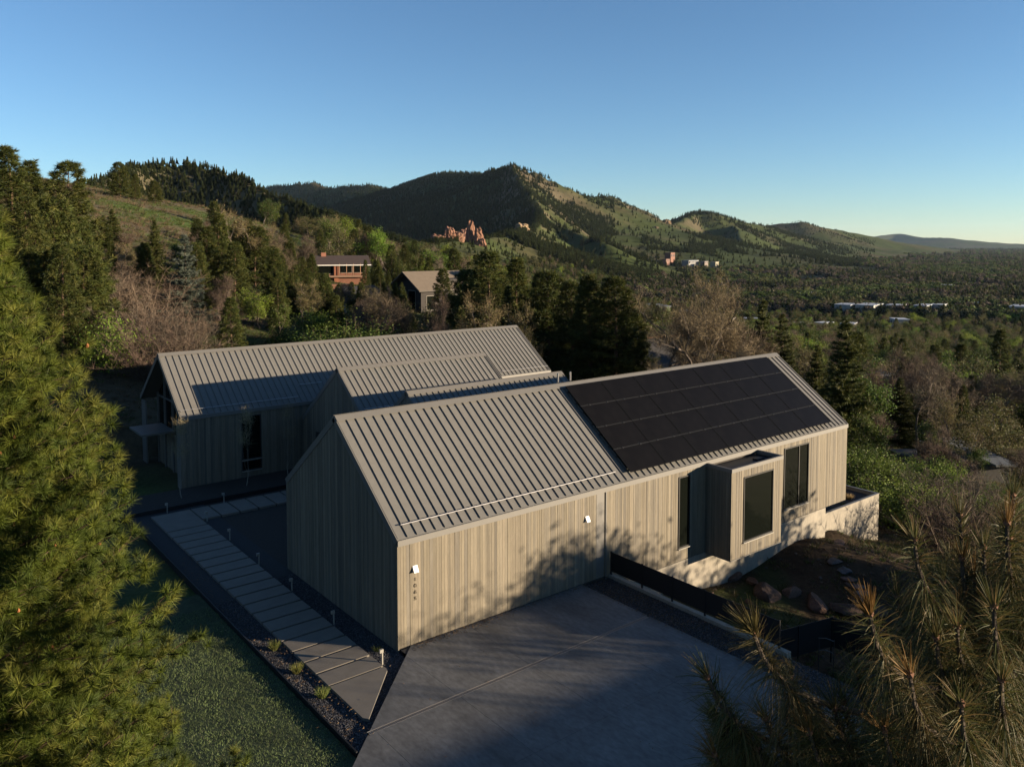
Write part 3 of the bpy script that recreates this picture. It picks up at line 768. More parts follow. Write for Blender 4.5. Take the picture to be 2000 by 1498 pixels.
rng = np.random.default_rng(4)
pr = []
for i in range(4):
    gq = rock_geo(rng, 1, 1, .6, np.array((.055,.055,.06))*(.7+.35*i), sub=1, amp=.3); pr.append(proto(gq, M['pebble']))
def in_rect(n_, x0, x1, y0, y1): return np.stack([rng.uniform(x0, x1, n_), rng.uniform(y0, y1, n_)], 1)
Q = np.concatenate([in_rect(9000, -3.93, -3.04, -4.3, 8), in_rect(6000, -.96, -.02, -1.4, 9), in_rect(4500, -3.1, -.1, -4.3, -.6), in_rect(9000, 9.1, 10.6, -12, -.1), in_rect(2500, -3.0, -1.0, -1.0, 12)])
keep = (Q[:, 0] > 5) | (Q[:, 1] > Q[:, 0] - .55)
inside = (Q[:, 0] > -3.02) & (Q[:, 0] < -.98) & (Q[:, 1] > -3.1) & (Q[:, 1] > 1.148*Q[:, 0]+.19) & (Q[:, 1] < -.7)
Q = Q[keep & ~inside]
scatter('gravel', np.c_[Q, np.full(len(Q), -.088)], rng.uniform(0, 6.28, len(Q)), rng.uniform(.014, .036, len(Q)), rng.integers(0, 4, len(Q)), pr, 'loose dark gravel around the paving and beside the fence', 'gravel')

# lawn blades
n_ = 90000
Q = in_rect(n_, -12.5, -4.04, -13, 8); ok = Q[:, 1] > Q[:, 0] - .3; Q = Q[ok]
pat = fbm(Q[:, 0]*1.4, Q[:, 1]*1.4, 61, 3); n_ = len(Q)
D = np.c_[rng.normal(0, .5, n_), rng.normal(0, .5, n_)-.25, np.ones(n_)]
cl = np.array((.165,.215,.085))*(1+1.3*pat)[:, None]*rng.uniform(.7, 1.3, (n_, 1)); cl = np.where(rng.random((n_, 1)) < .08, np.array((.20,.20,.13)), cl)
g = Geo(); g.blades(np.c_[Q, np.full(n_, -.125)], D, rng.uniform(.05, .10, n_), .012, rng, np.clip(cl, 0, 1))
tag(obj('lawn_grass', g, M['leaf']), 'mown green grass blades of the lawn beside the path', 'grass', kind='stuff')

# blown needles and leaf litter on the drive, path and gravel
n_ = 5200
q = rng.random(n_); Q = np.where(q[:, None] < .03, in_rect(n_, -5, 9, -12, -.1), np.where(q[:, None] < .7, in_rect(n_, 8.9, 10.5, -12, -.05), np.where(q[:, None] < .85, np.c_[rng.uniform(.1, 9, n_), -np.abs(rng.normal(0, .18, n_))-.03], in_rect(n_, -3.92, -3.08, -4, 14))))
Q = Q[(Q[:, 1] < Q[:, 0]-.7) | (Q[:, 0] < -.2)]; Q = Q[~((Q[:, 0] < -.2) & (Q[:, 1] < Q[:, 0]-.5) & (Q[:, 0] < -4))]; n_ = len(Q)
a = rng.uniform(0, 6.28, n_); g = Geo()
g.blades(np.c_[Q, np.full(n_, .006)], np.c_[np.cos(a), np.sin(a), rng.uniform(-.02, .12, n_)], rng.uniform(.03, .11, n_), rng.uniform(.008, .03, n_), rng, np.array((.16,.105,.055))*rng.uniform(.4, 1.3, (n_, 1)))
tag(obj('leaf_litter', g, M['twig']), 'scattered dry needles and leaf litter on the drive and gravel', 'litter', kind='stuff')

def grass_clump(name, loc, H, nb, cols, label, group=None, spread=.55, parent=None):
    g = Geo(); rg = np.random.default_rng(abs(hash(loc)) % 10000)
    a = rg.uniform(0, 6.28, nb); r_ = np.sqrt(rg.random(nb))*H*.22
    Pb = np.c_[np.cos(a)*r_, np.sin(a)*r_, np.full(nb, -.02)]
    D = np.c_[np.cos(a)*spread*rg.random(nb), np.sin(a)*spread*rg.random(nb), np.ones(nb)]
    cc = np.array(cols)[rg.integers(0, len(cols), nb)]*rg.uniform(.75, 1.25, (nb, 1))
    g.blades(Pb, D, H*rg.uniform(.6, 1.1, nb), H*.022, rg, cc, seg=3, droop=.35)
    o = obj(name, g, M['leaf'], parent, loc); 
    if label: tag(o, label, 'grass clump', group)
    return o
YG = [(.17,.19,.05), (.12,.15,.04), (.25,.24,.09)]
for (x, y, lb) in ((-3.42, 2.95, 'yellow green grass clump in the gravel, farthest of the three from the driveway'), (-3.45, .95, 'yellow green grass clump in the gravel, middle of the three'), (-3.42, -1.0, 'yellow green grass clump in the gravel, nearest the driveway')):
    grass_clump('grass_clump', (x, y, -.09), .5, 380, YG, lb, 'grass clumps in the gravel strip')
grass_clump('grass_clump', (-.55, .55, -.09), .38, 160, [(.07,.09,.03)], 'dark green grass clump in the gravel by the house corner', None, .8)
grass_clump('grass_clump', (33.2, 1.3, -1.37), .6, 300, [(.34,.26,.12), (.28,.22,.10)], 'straw coloured grass clump inside the concrete planter', None, .9)
grass_clump('leafy_plant', (31.8, .9, -1.37), .35, 160, [(.10,.14,.03)], None, None, 1.1); tag(C.objects[-1], 'small bright green plant inside the concrete planter', 'plant')
grass_clump('leafy_plant', (30.6, .75, -1.37), .3, 120, [(.12,.13,.05)], None, None, 1.1); tag(C.objects[-1], 'low plant in the planter close against the house wall', 'plant')

# boulders and stepping stones in the yard
def hit(px, py, d0=20, d1=120):      # where that line of sight meets the ground
    dx = (px-1000)/FPX; 
    cp, sp_ = math.cos(PITCH), math.sin(PITCH); yy = (py-572.4)/FPX
    fw = cp + (-yy)*sp_; upz = -sp_ + (-yy)*cp
    d = np.linspace(d0, d1, 3000); u = dx*d; v = fw*d; z = CAM[2] + upz*d
    x, y = W(u, v); gz = ground(x, y); i = int(np.argmax(z < gz))
    return x[i], y[i], gz[i]
BR = [(.105,.064,.048), (.085,.058,.046), (.125,.08,.06)]
bl = [(1432,1130,.55,'reddish boulder against the foot of the concrete wall under the bay'), (1500,1165,.8,'broad reddish boulder in the dirt yard, left end of the boulder row'), (1545,1160,.65,'flat topped boulder, second in the yard row'), (1593,1182,.75,'rounded dark boulder in the middle of the yard row'), (1648,1195,.85,'leaning slab boulder with a pale edge, right in the yard row'), (1672,1172,.5,'rounded pinkish boulder beside the stepping stones'), (1463,1178,.28,'small pale stone just behind the black fence'), (1712,1198,.5,'grey boulder at the right end of the yard, near the pine'), (1470,1140,.4,'small boulder near the foot of the bay')]
for i, (px, py, s, lb) in enumerate(bl):
    x, y, z = hit(px, py); rg = np.random.default_rng(50+i)
    o = obj('boulder', rock_geo(rg, s*1.15, s*.8, s*.62, BR[i % 3]), M['rock'], None, (x, y, z+s*.12), i*1.3); tag(o, lb, 'boulder', 'boulders in the yard')
st = [(1632,1097,'stepping stone nearest the concrete planter'), (1648,1113,'second stepping stone from the planter'), (1657,1131,'reddish third stepping stone from the planter'), (1670,1146,'fourth stepping stone from the planter'), (1684,1160,'fifth stepping stone from the planter'), (1640,1062,'faint flat stone uphill by the planter wall')]
for i, (px, py, lb) in enumerate(st):
    x, y, z = hit(px, py); rg = np.random.default_rng(80+i)
    o = obj('stepping_stone', rock_geo(rg, .62, .42, .12, [(.10,.082,.075), (.085,.085,.09), (.12,.08,.066)][i % 3], amp=.2), M['rock'], None, (x, y, z+.03), i*.7); tag(o, lb, 'stepping stone', 'stepping stones in the yard')

# ================================================================= TREES
def unit(a): return a/(np.linalg.norm(a, axis=-1, keepdims=True)+1e-9)
NG = np.array([(.056,.071,.018), (.072,.085,.020), (.044,.057,.017), (.092,.094,.025)])
def tufts(g, T, O, rng, nn, ln, wd, cols=NG, seg=1, droop=0, cone=1.15, stem=.10):
    """needle brushes at points T pointing along O"""
    n = len(T)
    if n == 0: return
    Tt = np.repeat(T, nn, 0); Oo = np.repeat(O, nn, 0)
    back = rng.random((n*nn, 1))
    D = unit(Oo*(.25+.9*rng.random((n*nn, 1))) + cone*.8*unit(rng.normal(size=(n*nn, 3))))
    c = cols[rng.integers(0, len(cols), n)]*rng.uniform(.75, 1.25, (n, 1)); c = np.repeat(c, nn, 0)*rng.uniform(.8, 1.25, (n*nn, 1))
    g.blades(Tt - Oo*back*stem, D, ln*rng.uniform(.7, 1.1, n*nn), wd, rng, c, 0, seg, droop)

def ponderosa(seed, H, Rr, cb, nb, nn, ln, wd, sub=5, top=.75, k=7, cols=NG, jag=.35, trunk_r=None, extra=None):
    rng = np.random.default_rng(seed); gw = Geo(); gn = Geo()
    tr = trunk_r or H*.018
    zz = np.linspace(0, H, 9); ph = rng.uniform(0, 6)
    tx = .012*H*np.sin(zz/H*4+ph); ty = .012*H*np.cos(zz/H*3+ph)
    BK = np.array((.13,.085,.055))
    gw.tube(np.c_[tx, ty, zz], tr*(1-.93*zz/H), k, BK, 0)
    T = []; O = []
    for i in range(nb):
        t = (i+rng.random())/nb; t = t**.9
        z = cb + (H-cb)*t; prof = (1-t)**top
        L = Rr*(prof*.93+.07)*(1-jag*rng.random()); a = i*2.39996 + rng.normal()*.35
        d = np.array([math.cos(a), math.sin(a), 0]); pitch = -.25 + .75*t + rng.normal()*.12
        s = np.linspace(0, 1, 6)
        x0 = np.array([np.interp(z, zz, tx), np.interp(z, zz, ty), z])
        B = x0 + d*(L*s)[:, None]*math.cos(pitch) + np.array([0, 0, 1.])*(L*(math.sin(pitch)*s + .28*s**2.5))[:, None]
        B += rng.normal(size=B.shape)*.03*L*s[:, None]
        gw.tube(B, np.maximum(.005, tr*.17*(L/Rr)*(1-.85*s)), 4, BK*.55, 0, cap=False)
        ns = max(2, int(sub*(.35+L/Rr)))
        for j in range(ns):
            q = .30 + .70*(j+rng.random()*.6)/ns; q = min(q, 1)
            p = np.array([np.interp(q, s, B[:, c]) for c in range(3)])
            sd = 1 if j % 2 else -1
            perp = np.array([-d[1], d[0], 0])*sd
            l2 = L*.33*(1.15-q)*rng.uniform(.6, 1.2) + ln*.4
            o2 = unit(d*.75 + perp*rng.uniform(.3, 1.1) + np.array([0, 0, rng.uniform(.0, .5)]))
            e2 = p + o2*l2
            gw.tube([p, p+o2*l2*.5+np.array([0, 0, -.02*l2]), e2], [.05*tr, .04*tr, .003], 3, BK*.55, 0, cap=False)
            m = max(1, int(round(l2/(ln*.95))))
            for r_ in range(m):
                T.append(e2 - o2*l2*(r_/max(m, 1))*.9 + rng.normal(size=3)*ln*.18); O.append(unit(o2 + np.array([0, 0, .45]) + rng.normal(size=3)*.3))
            for r_ in range(1 if l2 > ln*1.2 else 0):
                T.append(e2 + rng.normal(size=3)*ln*.6); O.append(unit(o2 + np.array([0, 0, .6]) + rng.normal(size=3)*.4))
        T.append(B[-1]); O.append(unit(d + np.array([0, 0, .5])))
    T.append(np.array([tx[-1], ty[-1], H])); O.append(np.array([0, 0, 1.]))
    T = np.array(T); O = np.array(O)
    if extra is not None: kp = extra(T, rng); T, O = T[kp], O[kp]
    tufts(gn, T, O, rng, nn, ln, wd, cols)
    return gw, gn, T, O

def spruce(seed, H, Rr, nl, nn, ln, wd, cols, cb=.04):
    rng = np.random.default_rng(seed); gw = Geo(); gn = Geo(); BK = np.array((.09,.06,.045))
    gw.tube([(0,0,0), (0,0,H*.5), (0,0,H)], [H*.016, H*.01, .01], 6, BK, 0)
    T = []; O = []
    for i in range(nl):
        t = (i+.5*rng.random())/nl; z = H*(cb + (1-cb)*t); L = Rr*((1-t)**.85)*(.75+.35*rng.random()) + .08
        for j in range(int(6+8*(1-t))):
            a = rng.uniform(0, 6.283); d = np.array([math.cos(a), math.sin(a), 0]); Lj = L*rng.uniform(.7, 1.08)
            s = np.linspace(0, 1, max(3, int(Lj/(ln*.75))+2))
            dr_ = -.30*(1-t)
            B = np.array([0, 0, z]) + d*(Lj*s)[:, None] + np.array([0, 0, 1.])*(Lj*(dr_*s + .22*s**3))[:, None]
            gw.tube(B[[0, len(B)//2, -1]], [H*.003, H*.002, .003], 3, BK, 0, cap=False)
            for q in range(1, len(B)):
                w_ = .16*Lj*(1.1-s[q])
                for sd in (-1, 0, 1):
                    T.append(B[q] + np.array([-d[1], d[0], 0])*sd*w_ + rng.normal(size=3)*ln*.15); O.append(unit(d + np.array([-d[1], d[0], 0])*sd*.7 + np.array([0, 0, .05])))
    T = np.array(T); O = np.array(O)
    tufts(gn, T, O, rng, nn, ln, wd, cols, cone=.9, stem=ln*.6)
    return gw, gn

def deciduous(seed, H, Rr, levels=4, leaf=0, leafsize=.12, leafcol=((.10,.15,.03),), twigs=8, twl=.5, tww=.014, twcol=(.17,.125,.085), trunks=1, barkcol=(.14,.115,.095), upright=.5, leafspread=.5, tr=None):
    rng = np.random.default_rng(seed); gw = Geo(); gl = Geo()
    ends = []; tr = tr or H*.02
    def grow(p, d, L, r, lv):
        n = 4; P_ = [p]; dd = d.copy()
        for i in range(n):
            dd = unit(dd + rng.normal(size=3)*.16 + np.array([0, 0, .05*upright])); P_.append(P_[-1] + dd*L/n)
        P_ = np.array(P_); gw.tube(P_, np.linspace(r, r*.55, n+1), 5 if lv < 2 else 3, barkcol, 0, cap=False)
        if lv >= levels: ends.append((P_[-1], dd)); ends.append((P_[2], dd)); ends.append((P_[3], dd)); return
        m = int(rng.integers(3, 5)) if lv < levels-1 else 3
        for k_ in range(m):
            f = 1.0 if k_ == 0 else rng.uniform(.45, 1.0)
            q = np.array([np.interp(f*n, range(n+1), P_[:, c]) for c in range(3)])
            sp_ = unit(rng.normal(size=3)*np.array([1, 1, .55])); nd = unit(dd*(.85 if k_ == 0 else .5) + sp_*(.45 if k_ == 0 else .8) + np.array([0, 0, .25*upright]))
            grow(q, nd, L*rng.uniform(.58, .82), r*(.62 if k_ == 0 else .45), lv+1)
    for t in range(trunks):
        a = rng.uniform(0, 6.28); d = unit(np.array([math.cos(a)*.25*(trunks > 1)+.05*rng.normal(), math.sin(a)*.25*(trunks > 1)+.05*rng.normal(), 1.]))
        grow(np.array([0, 0, -.1]) + d*0, d, H*.34, tr, 0)
    E_ = np.array([e[0] for e in ends]); D_ = np.array([e[1] for e in ends])
    mx = E_[:, 2].max(); sxy = np.percentile(np.hypot(E_[:, 0], E_[:, 1]), 96)
    fz = (H*.97)/mx; fxy = Rr/max(sxy, .1)
    for V in gw.v: V[:, 2] *= fz; V[:, :2] *= (1 + (fxy-1)*np.clip(V[:, 2:3]/(H*.3), 0, 1))
    Ex = E_*np.array([1, 1, fz]); Ex[:, :2] *= (1 + (fxy-1)*np.clip(Ex[:, 2:3]/(H*.3), 0, 1)); E_ = Ex
    if twigs:
        n = len(E_)*twigs; Pp = np.repeat(E_, twigs, 0) + rng.normal(size=(n, 3))*twl*.25; Dd = unit(np.repeat(D_, twigs, 0)*.8 + rng.normal(size=(n, 3))*.75 + np.array([0, 0, .25]))
        gl.blades(Pp, Dd, twl*rng.uniform(.5, 1.3, n), tww, rng, np.array(twcol)*rng.uniform(.7, 1.35, (n, 1)), 1)
    if leaf:
        n = len(E_)*leaf; lc = np.array(leafcol)
        Pp = np.repeat(E_, leaf, 0) + rng.normal(size=(n, 3))*leafspread
        c = np.repeat(lc[rng.integers(0, len(lc), len(E_))]*rng.uniform(.75, 1.25, (len(E_), 1)), leaf, 0)*rng.uniform(.75, 1.3, (n, 1))
        gl.leaves(Pp, rng.normal(size=(n, 3)) + np.array([0, 0, .6]), leafsize*rng.uniform(.6, 1.2, n), rng, c, 0)
    return gw, gl

def shrub(seed, H, Rr, stems, leaf, leafsize, leafcol, twigs, twl, tww, twcol=(.16,.12,.09), lsp=.3):
    rng = np.random.default_rng(seed); gw = Geo(); gl = Geo(); E_ = []; D_ = []
    for i in range(stems):
        a = rng.uniform(0, 6.28); tl = rng.uniform(.1, 1.0)**.7; d = unit(np.array([math.cos(a)*tl*Rr/H*1.3, math.sin(a)*tl*Rr/H*1.3, 1.]))
        L = H*rng.uniform(.65, 1.05); p0 = np.array([math.cos(a), math.sin(a), 0])*Rr*.15*tl
        P_ = [p0]; dd = d
        for k_ in range(4): dd = unit(dd + rng.normal(size=3)*.15); P_.append(P_[-1]+dd*L/4)
        P_ = np.array(P_); gw.tube(P_, np.linspace(H*.008, H*.002, 5), 3, np.array(twcol)*.8, 0, cap=False)
        for f in (1.4, 2.0, 2.6, 3.2, 4.0):
            E_.append([np.interp(f, range(5), P_[:, c]) for c in range(3)]); D_.append(dd)
    E_ = np.array(E_); D_ = np.array(D_)
    if twigs:
        n = len(E_)*twigs; Dd = unit(np.repeat(D_, twigs, 0)*.7 + rng.normal(size=(n, 3))*.8 + np.array([0, 0, .2]))
        gl.blades(np.repeat(E_, twigs, 0), Dd, twl*rng.uniform(.5, 1.3, n), tww, rng, np.array(twcol)*rng.uniform(.7, 1.35, (n, 1)), 1)
    if leaf:
        n = len(E_)*leaf; lc = np.array(leafcol); Pp = np.repeat(E_, leaf, 0) + rng.normal(size=(n, 3))*lsp
        c = np.repeat(lc[rng.integers(0, len(lc), len(E_))]*rng.uniform(.7, 1.3, (len(E_), 1)), leaf, 0)*rng.uniform(.75, 1.3, (n, 1))
        gl.leaves(Pp, rng.normal(size=(n, 3)) + np.array([0, 0, .6]), leafsize*rng.uniform(.6, 1.2, n), rng, c, 0)
    return gw, gl

KIND = {}
def kind(name, gw, gn, mats):
    a = gw.mesh('trunk'); a.materials.append(M['bark']); b = gn.mesh('crown')
    for m in mats: b.materials.append(m)
    KIND[name] = (a, b, max(float(np.concatenate(gn.v)[:, 2].max()), .1))
DK = NG*1.0
SPC = np.array([(.115,.135,.105), (.13,.15,.12), (.09,.11,.085)])
GRN = ((.068,.100,.020), (.085,.118,.026), (.055,.085,.018))
BRI = ((.15,.22,.03), (.19,.26,.04), (.12,.19,.025))
OLV = ((.100,.098,.036), (.085,.094,.032), (.115,.102,.046))
for i, (h_, r_, tp) in enumerate(((15, 3.6, .55), (14, 3.0, .7), (12, 4.0, .45), (16, 3.3, .9))):
    a = ponderosa(100+i, h_, r_, h_*.10, 130, 20, .52, .068, sub=9, top=tp, cols=DK if i % 2 else NG); kind(f'pine{i}', a[0], a[1], [M['needle']])
for i in range(2):
    a = spruce(120+i, 12, 3.2, 30, 9, .38, .06, NG*.85); kind(f'fir{i}', a[0], a[1], [M['needle']])
a = spruce(125, 10, 2.9, 26, 9, .30, .04, SPC); kind('bluespruce', a[0], a[1], [M['needle']])
a = deciduous(130, 14, 5.5, 4, 0, twigs=26, twl=.9, tww=.020, twcol=(.20,.155,.095), trunks=3, tr=.26, barkcol=(.10,.08,.065)); kind('cottonwood', a[0], a[1], [M['leaf'], M['twig']])
for i in range(3):
    a = deciduous(140+i, 9, 3.2, 4, 0, twigs=14, twl=.7, tww=.022, twcol=((.13,.098,.068), (.15,.12,.088), (.115,.084,.064))[i]); kind(f'bare{i}', a[0], a[1], [M['leaf'], M['twig']])
for i in range(3):
    a = deciduous(150+i, 10, 3.8, 4, 12, .16, (GRN, OLV, BRI)[i], twigs=5, twl=.6, tww=.02, leafspread=.45); kind(f'leafy{i}', a[0], a[1], [M['leaf'], M['twig']])
a = deciduous(155, 12, 4.8, 4, 16, .17, BRI, twigs=4, twl=.6, tww=.02, leafspread=.5); kind('bright', a[0], a[1], [M['leaf'], M['twig']])
a = deciduous(158, 11, 4.2, 4, 5, .13, OLV, twigs=14, twl=.7, tww=.02, twcol=(.19,.15,.08), leafspread=.5); kind('budding', a[0], a[1], [M['leaf'], M['twig']])
for i in range(3):
    a = shrub(160+i, 4.2, 2.6, 46, 0, 0, GRN, 16, .75, .016, ((.125,.092,.068), (.11,.08,.06), (.135,.11,.085))[i]); kind(f'brush{i}', a[0], a[1], [M['leaf'], M['twig']])
for i in range(2):
    a = shrub(170+i, 3.2, 2.4, 60, 26, .085, (GRN, ((.13,.18,.03), (.10,.15,.03)))[i], 3, .4, .012); kind(f'bush{i}', a[0], a[1], [M['leaf'], M['twig']])
a = shrub(175, 3.0, 2.0, 40, 20, .08, BRI, 3, .4, .012); kind('brightbush', a[0], a[1], [M['leaf'], M['twig']])

def plant_tree(kd, name, x, y, H, label, cat, group=None, rz=0, wide=1.0, sink=.15, z=None):
    a, b, h0 = KIND[kd]; s = H/h0
    zz = float(ground(np.array([x]), np.array([y]))[0]) if z is None else z
    r = empty(name, (x, y, zz-sink), rz, (s*wide, s*wide, s)); tag(r, label, cat, group)
    link('trunk', a, r); link('crown', b, r); return r
def at(px, v): return W((px-1000)/FPX*v, v)
def ptop(kd, name, px, ytop, v, label, cat='tree', wide=1.0, group=None, rz=None, Hmin=1.0):
    x, y = at(px, v); zg = float(ground(np.array([x]), np.array([y]))[0]); zt = CAM[2] + (478-ytop)/FPX*v
    return plant_tree(kd, name, x, y, max(Hmin, zt-zg+.15), label, cat, group, rz if rz is not None else px*.37, wide)

# --- hillside on the left
PT = 'pine_tree'
ptop('pine3', PT, 22, 282, 92, 'tall narrow pine on the left skyline, leftmost of the group', wide=1.5)
ptop('pine1', PT, -30, 300, 86, 'pine at the left edge of the picture behind the big pine')
ptop('pine3', PT, 68, 310, 100, 'pointed pine on the skyline, second from the left', wide=1.6)
ptop('pine0', PT, 142, 312, 96, 'broad rounded pine on the skyline, right end of the left group', wide=1.35)
ptop('pine2', PT, 105, 372, 80, 'lower pine in front of the left skyline group')
ptop('pine0', PT, 50, 380, 74, 'dark pine filling the slope under the left skyline group')
ptop('pine1', PT, 165, 420, 84, 'pine on the slope beside the green meadow')
ptop('pine0', PT, 120, 470, 66, 'dark pine low on the slope behind the big left pine')
ptop('pine2', PT, 238, 316, 245, 'flat topped pine alone on the hill crest', wide=1.15)
ptop('pine0', PT, 268, 340, 250, 'bushy pine on the hill crest right of the flat topped one', wide=1.1)
ptop('pine2', PT, 306, 353, 255, 'small round pine lower on the hill crest', wide=1.3)
ptop('fir1', PT, 222, 408, 150, 'small bushy conifer on the grassy slope', wide=1.4)
ptop('fir1', PT, 205, 420, 140, 'smaller conifer beside another on the grassy slope', wide=1.5)
ptop('pine2', PT, 422, 392, 230, 'tiny round tree on the meadow ridge', wide=1.2)
ptop('fir0', PT, 303, 428, 108, 'dark conical conifer at the foot of the meadow', wide=.9)
ptop('bluespruce', 'spruce_tree', 362, 455, 84, 'grey green blue spruce behind the rear roof', wide=1.0)
ptop('pine1', PT, 428, 412, 112, 'dark pine right of the blue spruce', wide=1.2)
ptop('pine0', PT, 458, 470, 100, 'dark bushy pine between spruce and budding tree', wide=1.2)
ptop('budding', 'budding_tree', 475, 392, 128, 'tall olive budding tree right of the dark pine', wide=1.1)
ptop('budding', 'budding_tree', 522, 420, 135, 'olive budding tree behind the pines', wide=1.0)
ptop('bare2', 'bare_tree', 432, 528, 84, 'pale bare multi stemmed tree right of the blue spruce')
ptop('pine1', PT, 450, 578, 74, 'young pine standing just behind the rear roof ridge', wide=1.3)
ptop('leafy2', 'leafy_tree', 505, 560, 92, 'light green small tree behind the rear roof', wide=1.1)
ptop('leafy0', 'leafy_tree', 540, 585, 88, 'green leafy small tree left of the rock wall', wide=1.2)
ptop('pine2', PT, 590, 500, 160, 'pine left of the brown roofed house', wide=1.0)
ptop('pine1', PT, 560, 470, 170, 'dark pine behind the pale roof of the hillside garden', wide=1.1)
ptop('pine0', PT, 625, 448, 235, 'pine behind the brown roofed house, left one', wide=1.2)
ptop('pine1', PT, 665, 455, 240, 'pine behind the brown roofed house, right one', wide=1.2)
ptop('pine0', PT, 605, 545, 120, 'dark pine below the brown roofed house', wide=1.1)
ptop('pine3', PT, 575, 560, 105, 'pine in front of the garden terrace', wide=1.2)
ptop('bright', 'leafy_tree', 725, 440, 225, 'bright yellow green spring tree beside the brown roofed house', wide=1.05)
ptop('fir0', PT, 770, 505, 205, 'dark conifer right of the bright green tree', wide=1.0)
ptop('leafy0', 'leafy_tree', 785, 500, 190, 'narrow green tree between the two hillside houses', wide=.7)
ptop('pine1', PT, 742, 520, 150, 'dark pine in front of the bright green tree', wide=1.1)
ptop('pine3', PT, 822, 497, 215, 'small pine pair behind the tan roof, left one', wide=1.1)
ptop('pine1', PT, 838, 500, 212, 'small pine pair behind the tan roof, right one', wide=1.1)
ptop('fir1', PT, 805, 545, 140, 'conifer at the left gable of the tan roofed house', wide=.9)
ptop('bare0', 'bare_tree', 745, 558, 84, 'bare brown tree in front of the tan roofed house', wide=1.05)
ptop('bare2', 'bare_tree', 780, 575, 92, 'smaller bare tree left of the dark gable')
ptop('bare2', 'bare_tree', 856, 565, 80, 'tall thin bare tree hanging before the tan roof', wide=.6)
ptop('leafy1', 'leafy_tree', 832, 590, 82, 'olive leafy tree in front of the dark gable', wide=.9)
ptop('bush0', 'shrub', 690, 596, 80, 'dark green shrub left of the bare tree', 'shrub', wide=1.1)
ptop('bush0', 'shrub', 655, 618, 78, 'dark shrub just above the rear roof ridge', 'shrub', wide=1.3)
ptop('bush1', 'shrub', 620, 600, 96, 'green shrub below the garden rock wall', 'shrub', wide=1.2)
ptop('bush0', 'shrub', 560, 625, 84, 'low green shrub near the rocks behind the roof', 'shrub', wide=1.5)
ptop('pine0', PT, 958, 486, 104, 'big dark pine right of the tan roofed house', wide=1.35)
ptop('pine2', PT, 915, 520, 112, 'pine at the right end of the tan roof', wide=1.1)
ptop('pine1', PT, 1010, 500, 110, 'dark pine behind the olive tree', wide=1.2)
ptop('budding', 'budding_tree', 965, 556, 80, 'olive half bare tree in front of the big dark pine', wide=1.0)
ptop('budding', 'budding_tree', 1005, 575, 84, 'second olive half bare tree above the rear roof end', wide=.9)
ptop('pine2', PT, 1070, 520, 98, 'dark pine above the far end of the rear roof', wide=1.1)
ptop('pine0', PT, 1115, 545, 92, 'dark pine between rear roof and the largest pine', wide=1.15)
ptop('pine1', PT, 1150, 530, 88, 'tall dark pine left half of the large pair', wide=1.3)
ptop('pine0', PT, 1200, 535, 86, 'tall dark pine right half of the large pair', wide=1.3)
ptop('pine2', PT, 1235, 600, 90, 'lower dark pine beside the hidden dark roof', wide=1.1)
ptop('cottonwood', 'bare_tree', 1375, 528, 82, 'big bare cottonwood behind the solar roof', wide=1.0, rz=1.2)
ptop('bare1', 'bare_tree', 1310, 580, 84, 'bare tree left of the big cottonwood', wide=.9)
ptop('bare0', 'bare_tree', 1440, 600, 88, 'rounded bare tree right of the cottonwood', wide=1.1)
ptop('budding', 'budding_tree', 1405, 505, 150, 'tall budding tree behind the cottonwood', wide=.8)
ptop('fir1', 'spruce_tree', 1492, 580, 92, 'spruce behind the ridge end of the solar roof', wide=.9)
ptop('fir0', 'spruce_tree', 1530, 610, 100, 'second spruce behind the ridge end of the solar roof', wide=.9)
ptop('fir0', 'spruce_tree', 1655, 618, 76, 'large dark spruce right of the house', wide=1.05)
ptop('fir1', 'spruce_tree', 1600, 670, 82, 'dark spruce tucked behind the right roof edge', wide=.9)
ptop('bare1', 'bare_tree', 1800, 690, 92, 'bare brown tree above the low flat roof', wide=1.0)
ptop('bare0', 'bare_tree', 1840, 700, 98, 'second bare brown tree above the low flat roof', wide=1.0)
ptop('bare2', 'bare_tree', 1765, 665, 110, 'pale bare tree right of the large spruce', wide=1.0)
ptop('budding', 'budding_tree', 1860, 760, 84, 'yellow green budding tree beside the bare trees', wide=1.0)
ptop('leafy1', 'leafy_tree', 1960, 770, 92, 'olive leafy tree at the right edge of the picture', wide=1.2)
ptop('bare1', 'bare_tree', 1910, 720, 105, 'bare tree near the right edge', wide=1.1)
ptop('leafy1', 'leafy_tree', 1925, 800, 80, 'lower olive tree near the right edge', wide=1.1)
ptop('pine1', PT, 1960, 640, 190, 'dark pine far down on the right', wide=1.0)
ptop('bare0', 'bare_tree', 1740, 700, 98, 'brown bare tree behind the slope bushes', wide=1.1)
for i, (px, yt, v, kd) in enumerate(((1690, 870, 63, 'bush1'), (1725, 890, 60, 'bush0'), (1760, 912, 58, 'bush0'), (1700, 915, 56, 'bush0'), (1800, 950, 56, 'bush1'), (1745, 935, 55, 'bush1'), (1840, 985, 55, 'bush0'), (1672, 845, 68, 'bush0'))):
    ptop(kd, 'shrub', px, yt, v, ['leafy green bush at the house corner, highest of the slope', 'green bush on the slope, second from the house', 'dark green bush in the middle of the slope', 'green bush directly above the planter', 'bright green bush at the right foot of the slope', 'bright green bush below the middle of the slope', 'green bush lowest to the right by the dead twigs', 'green bush behind the house corner'][i], 'shrub', wide=1.25, group='bushes on the slope right of the house')
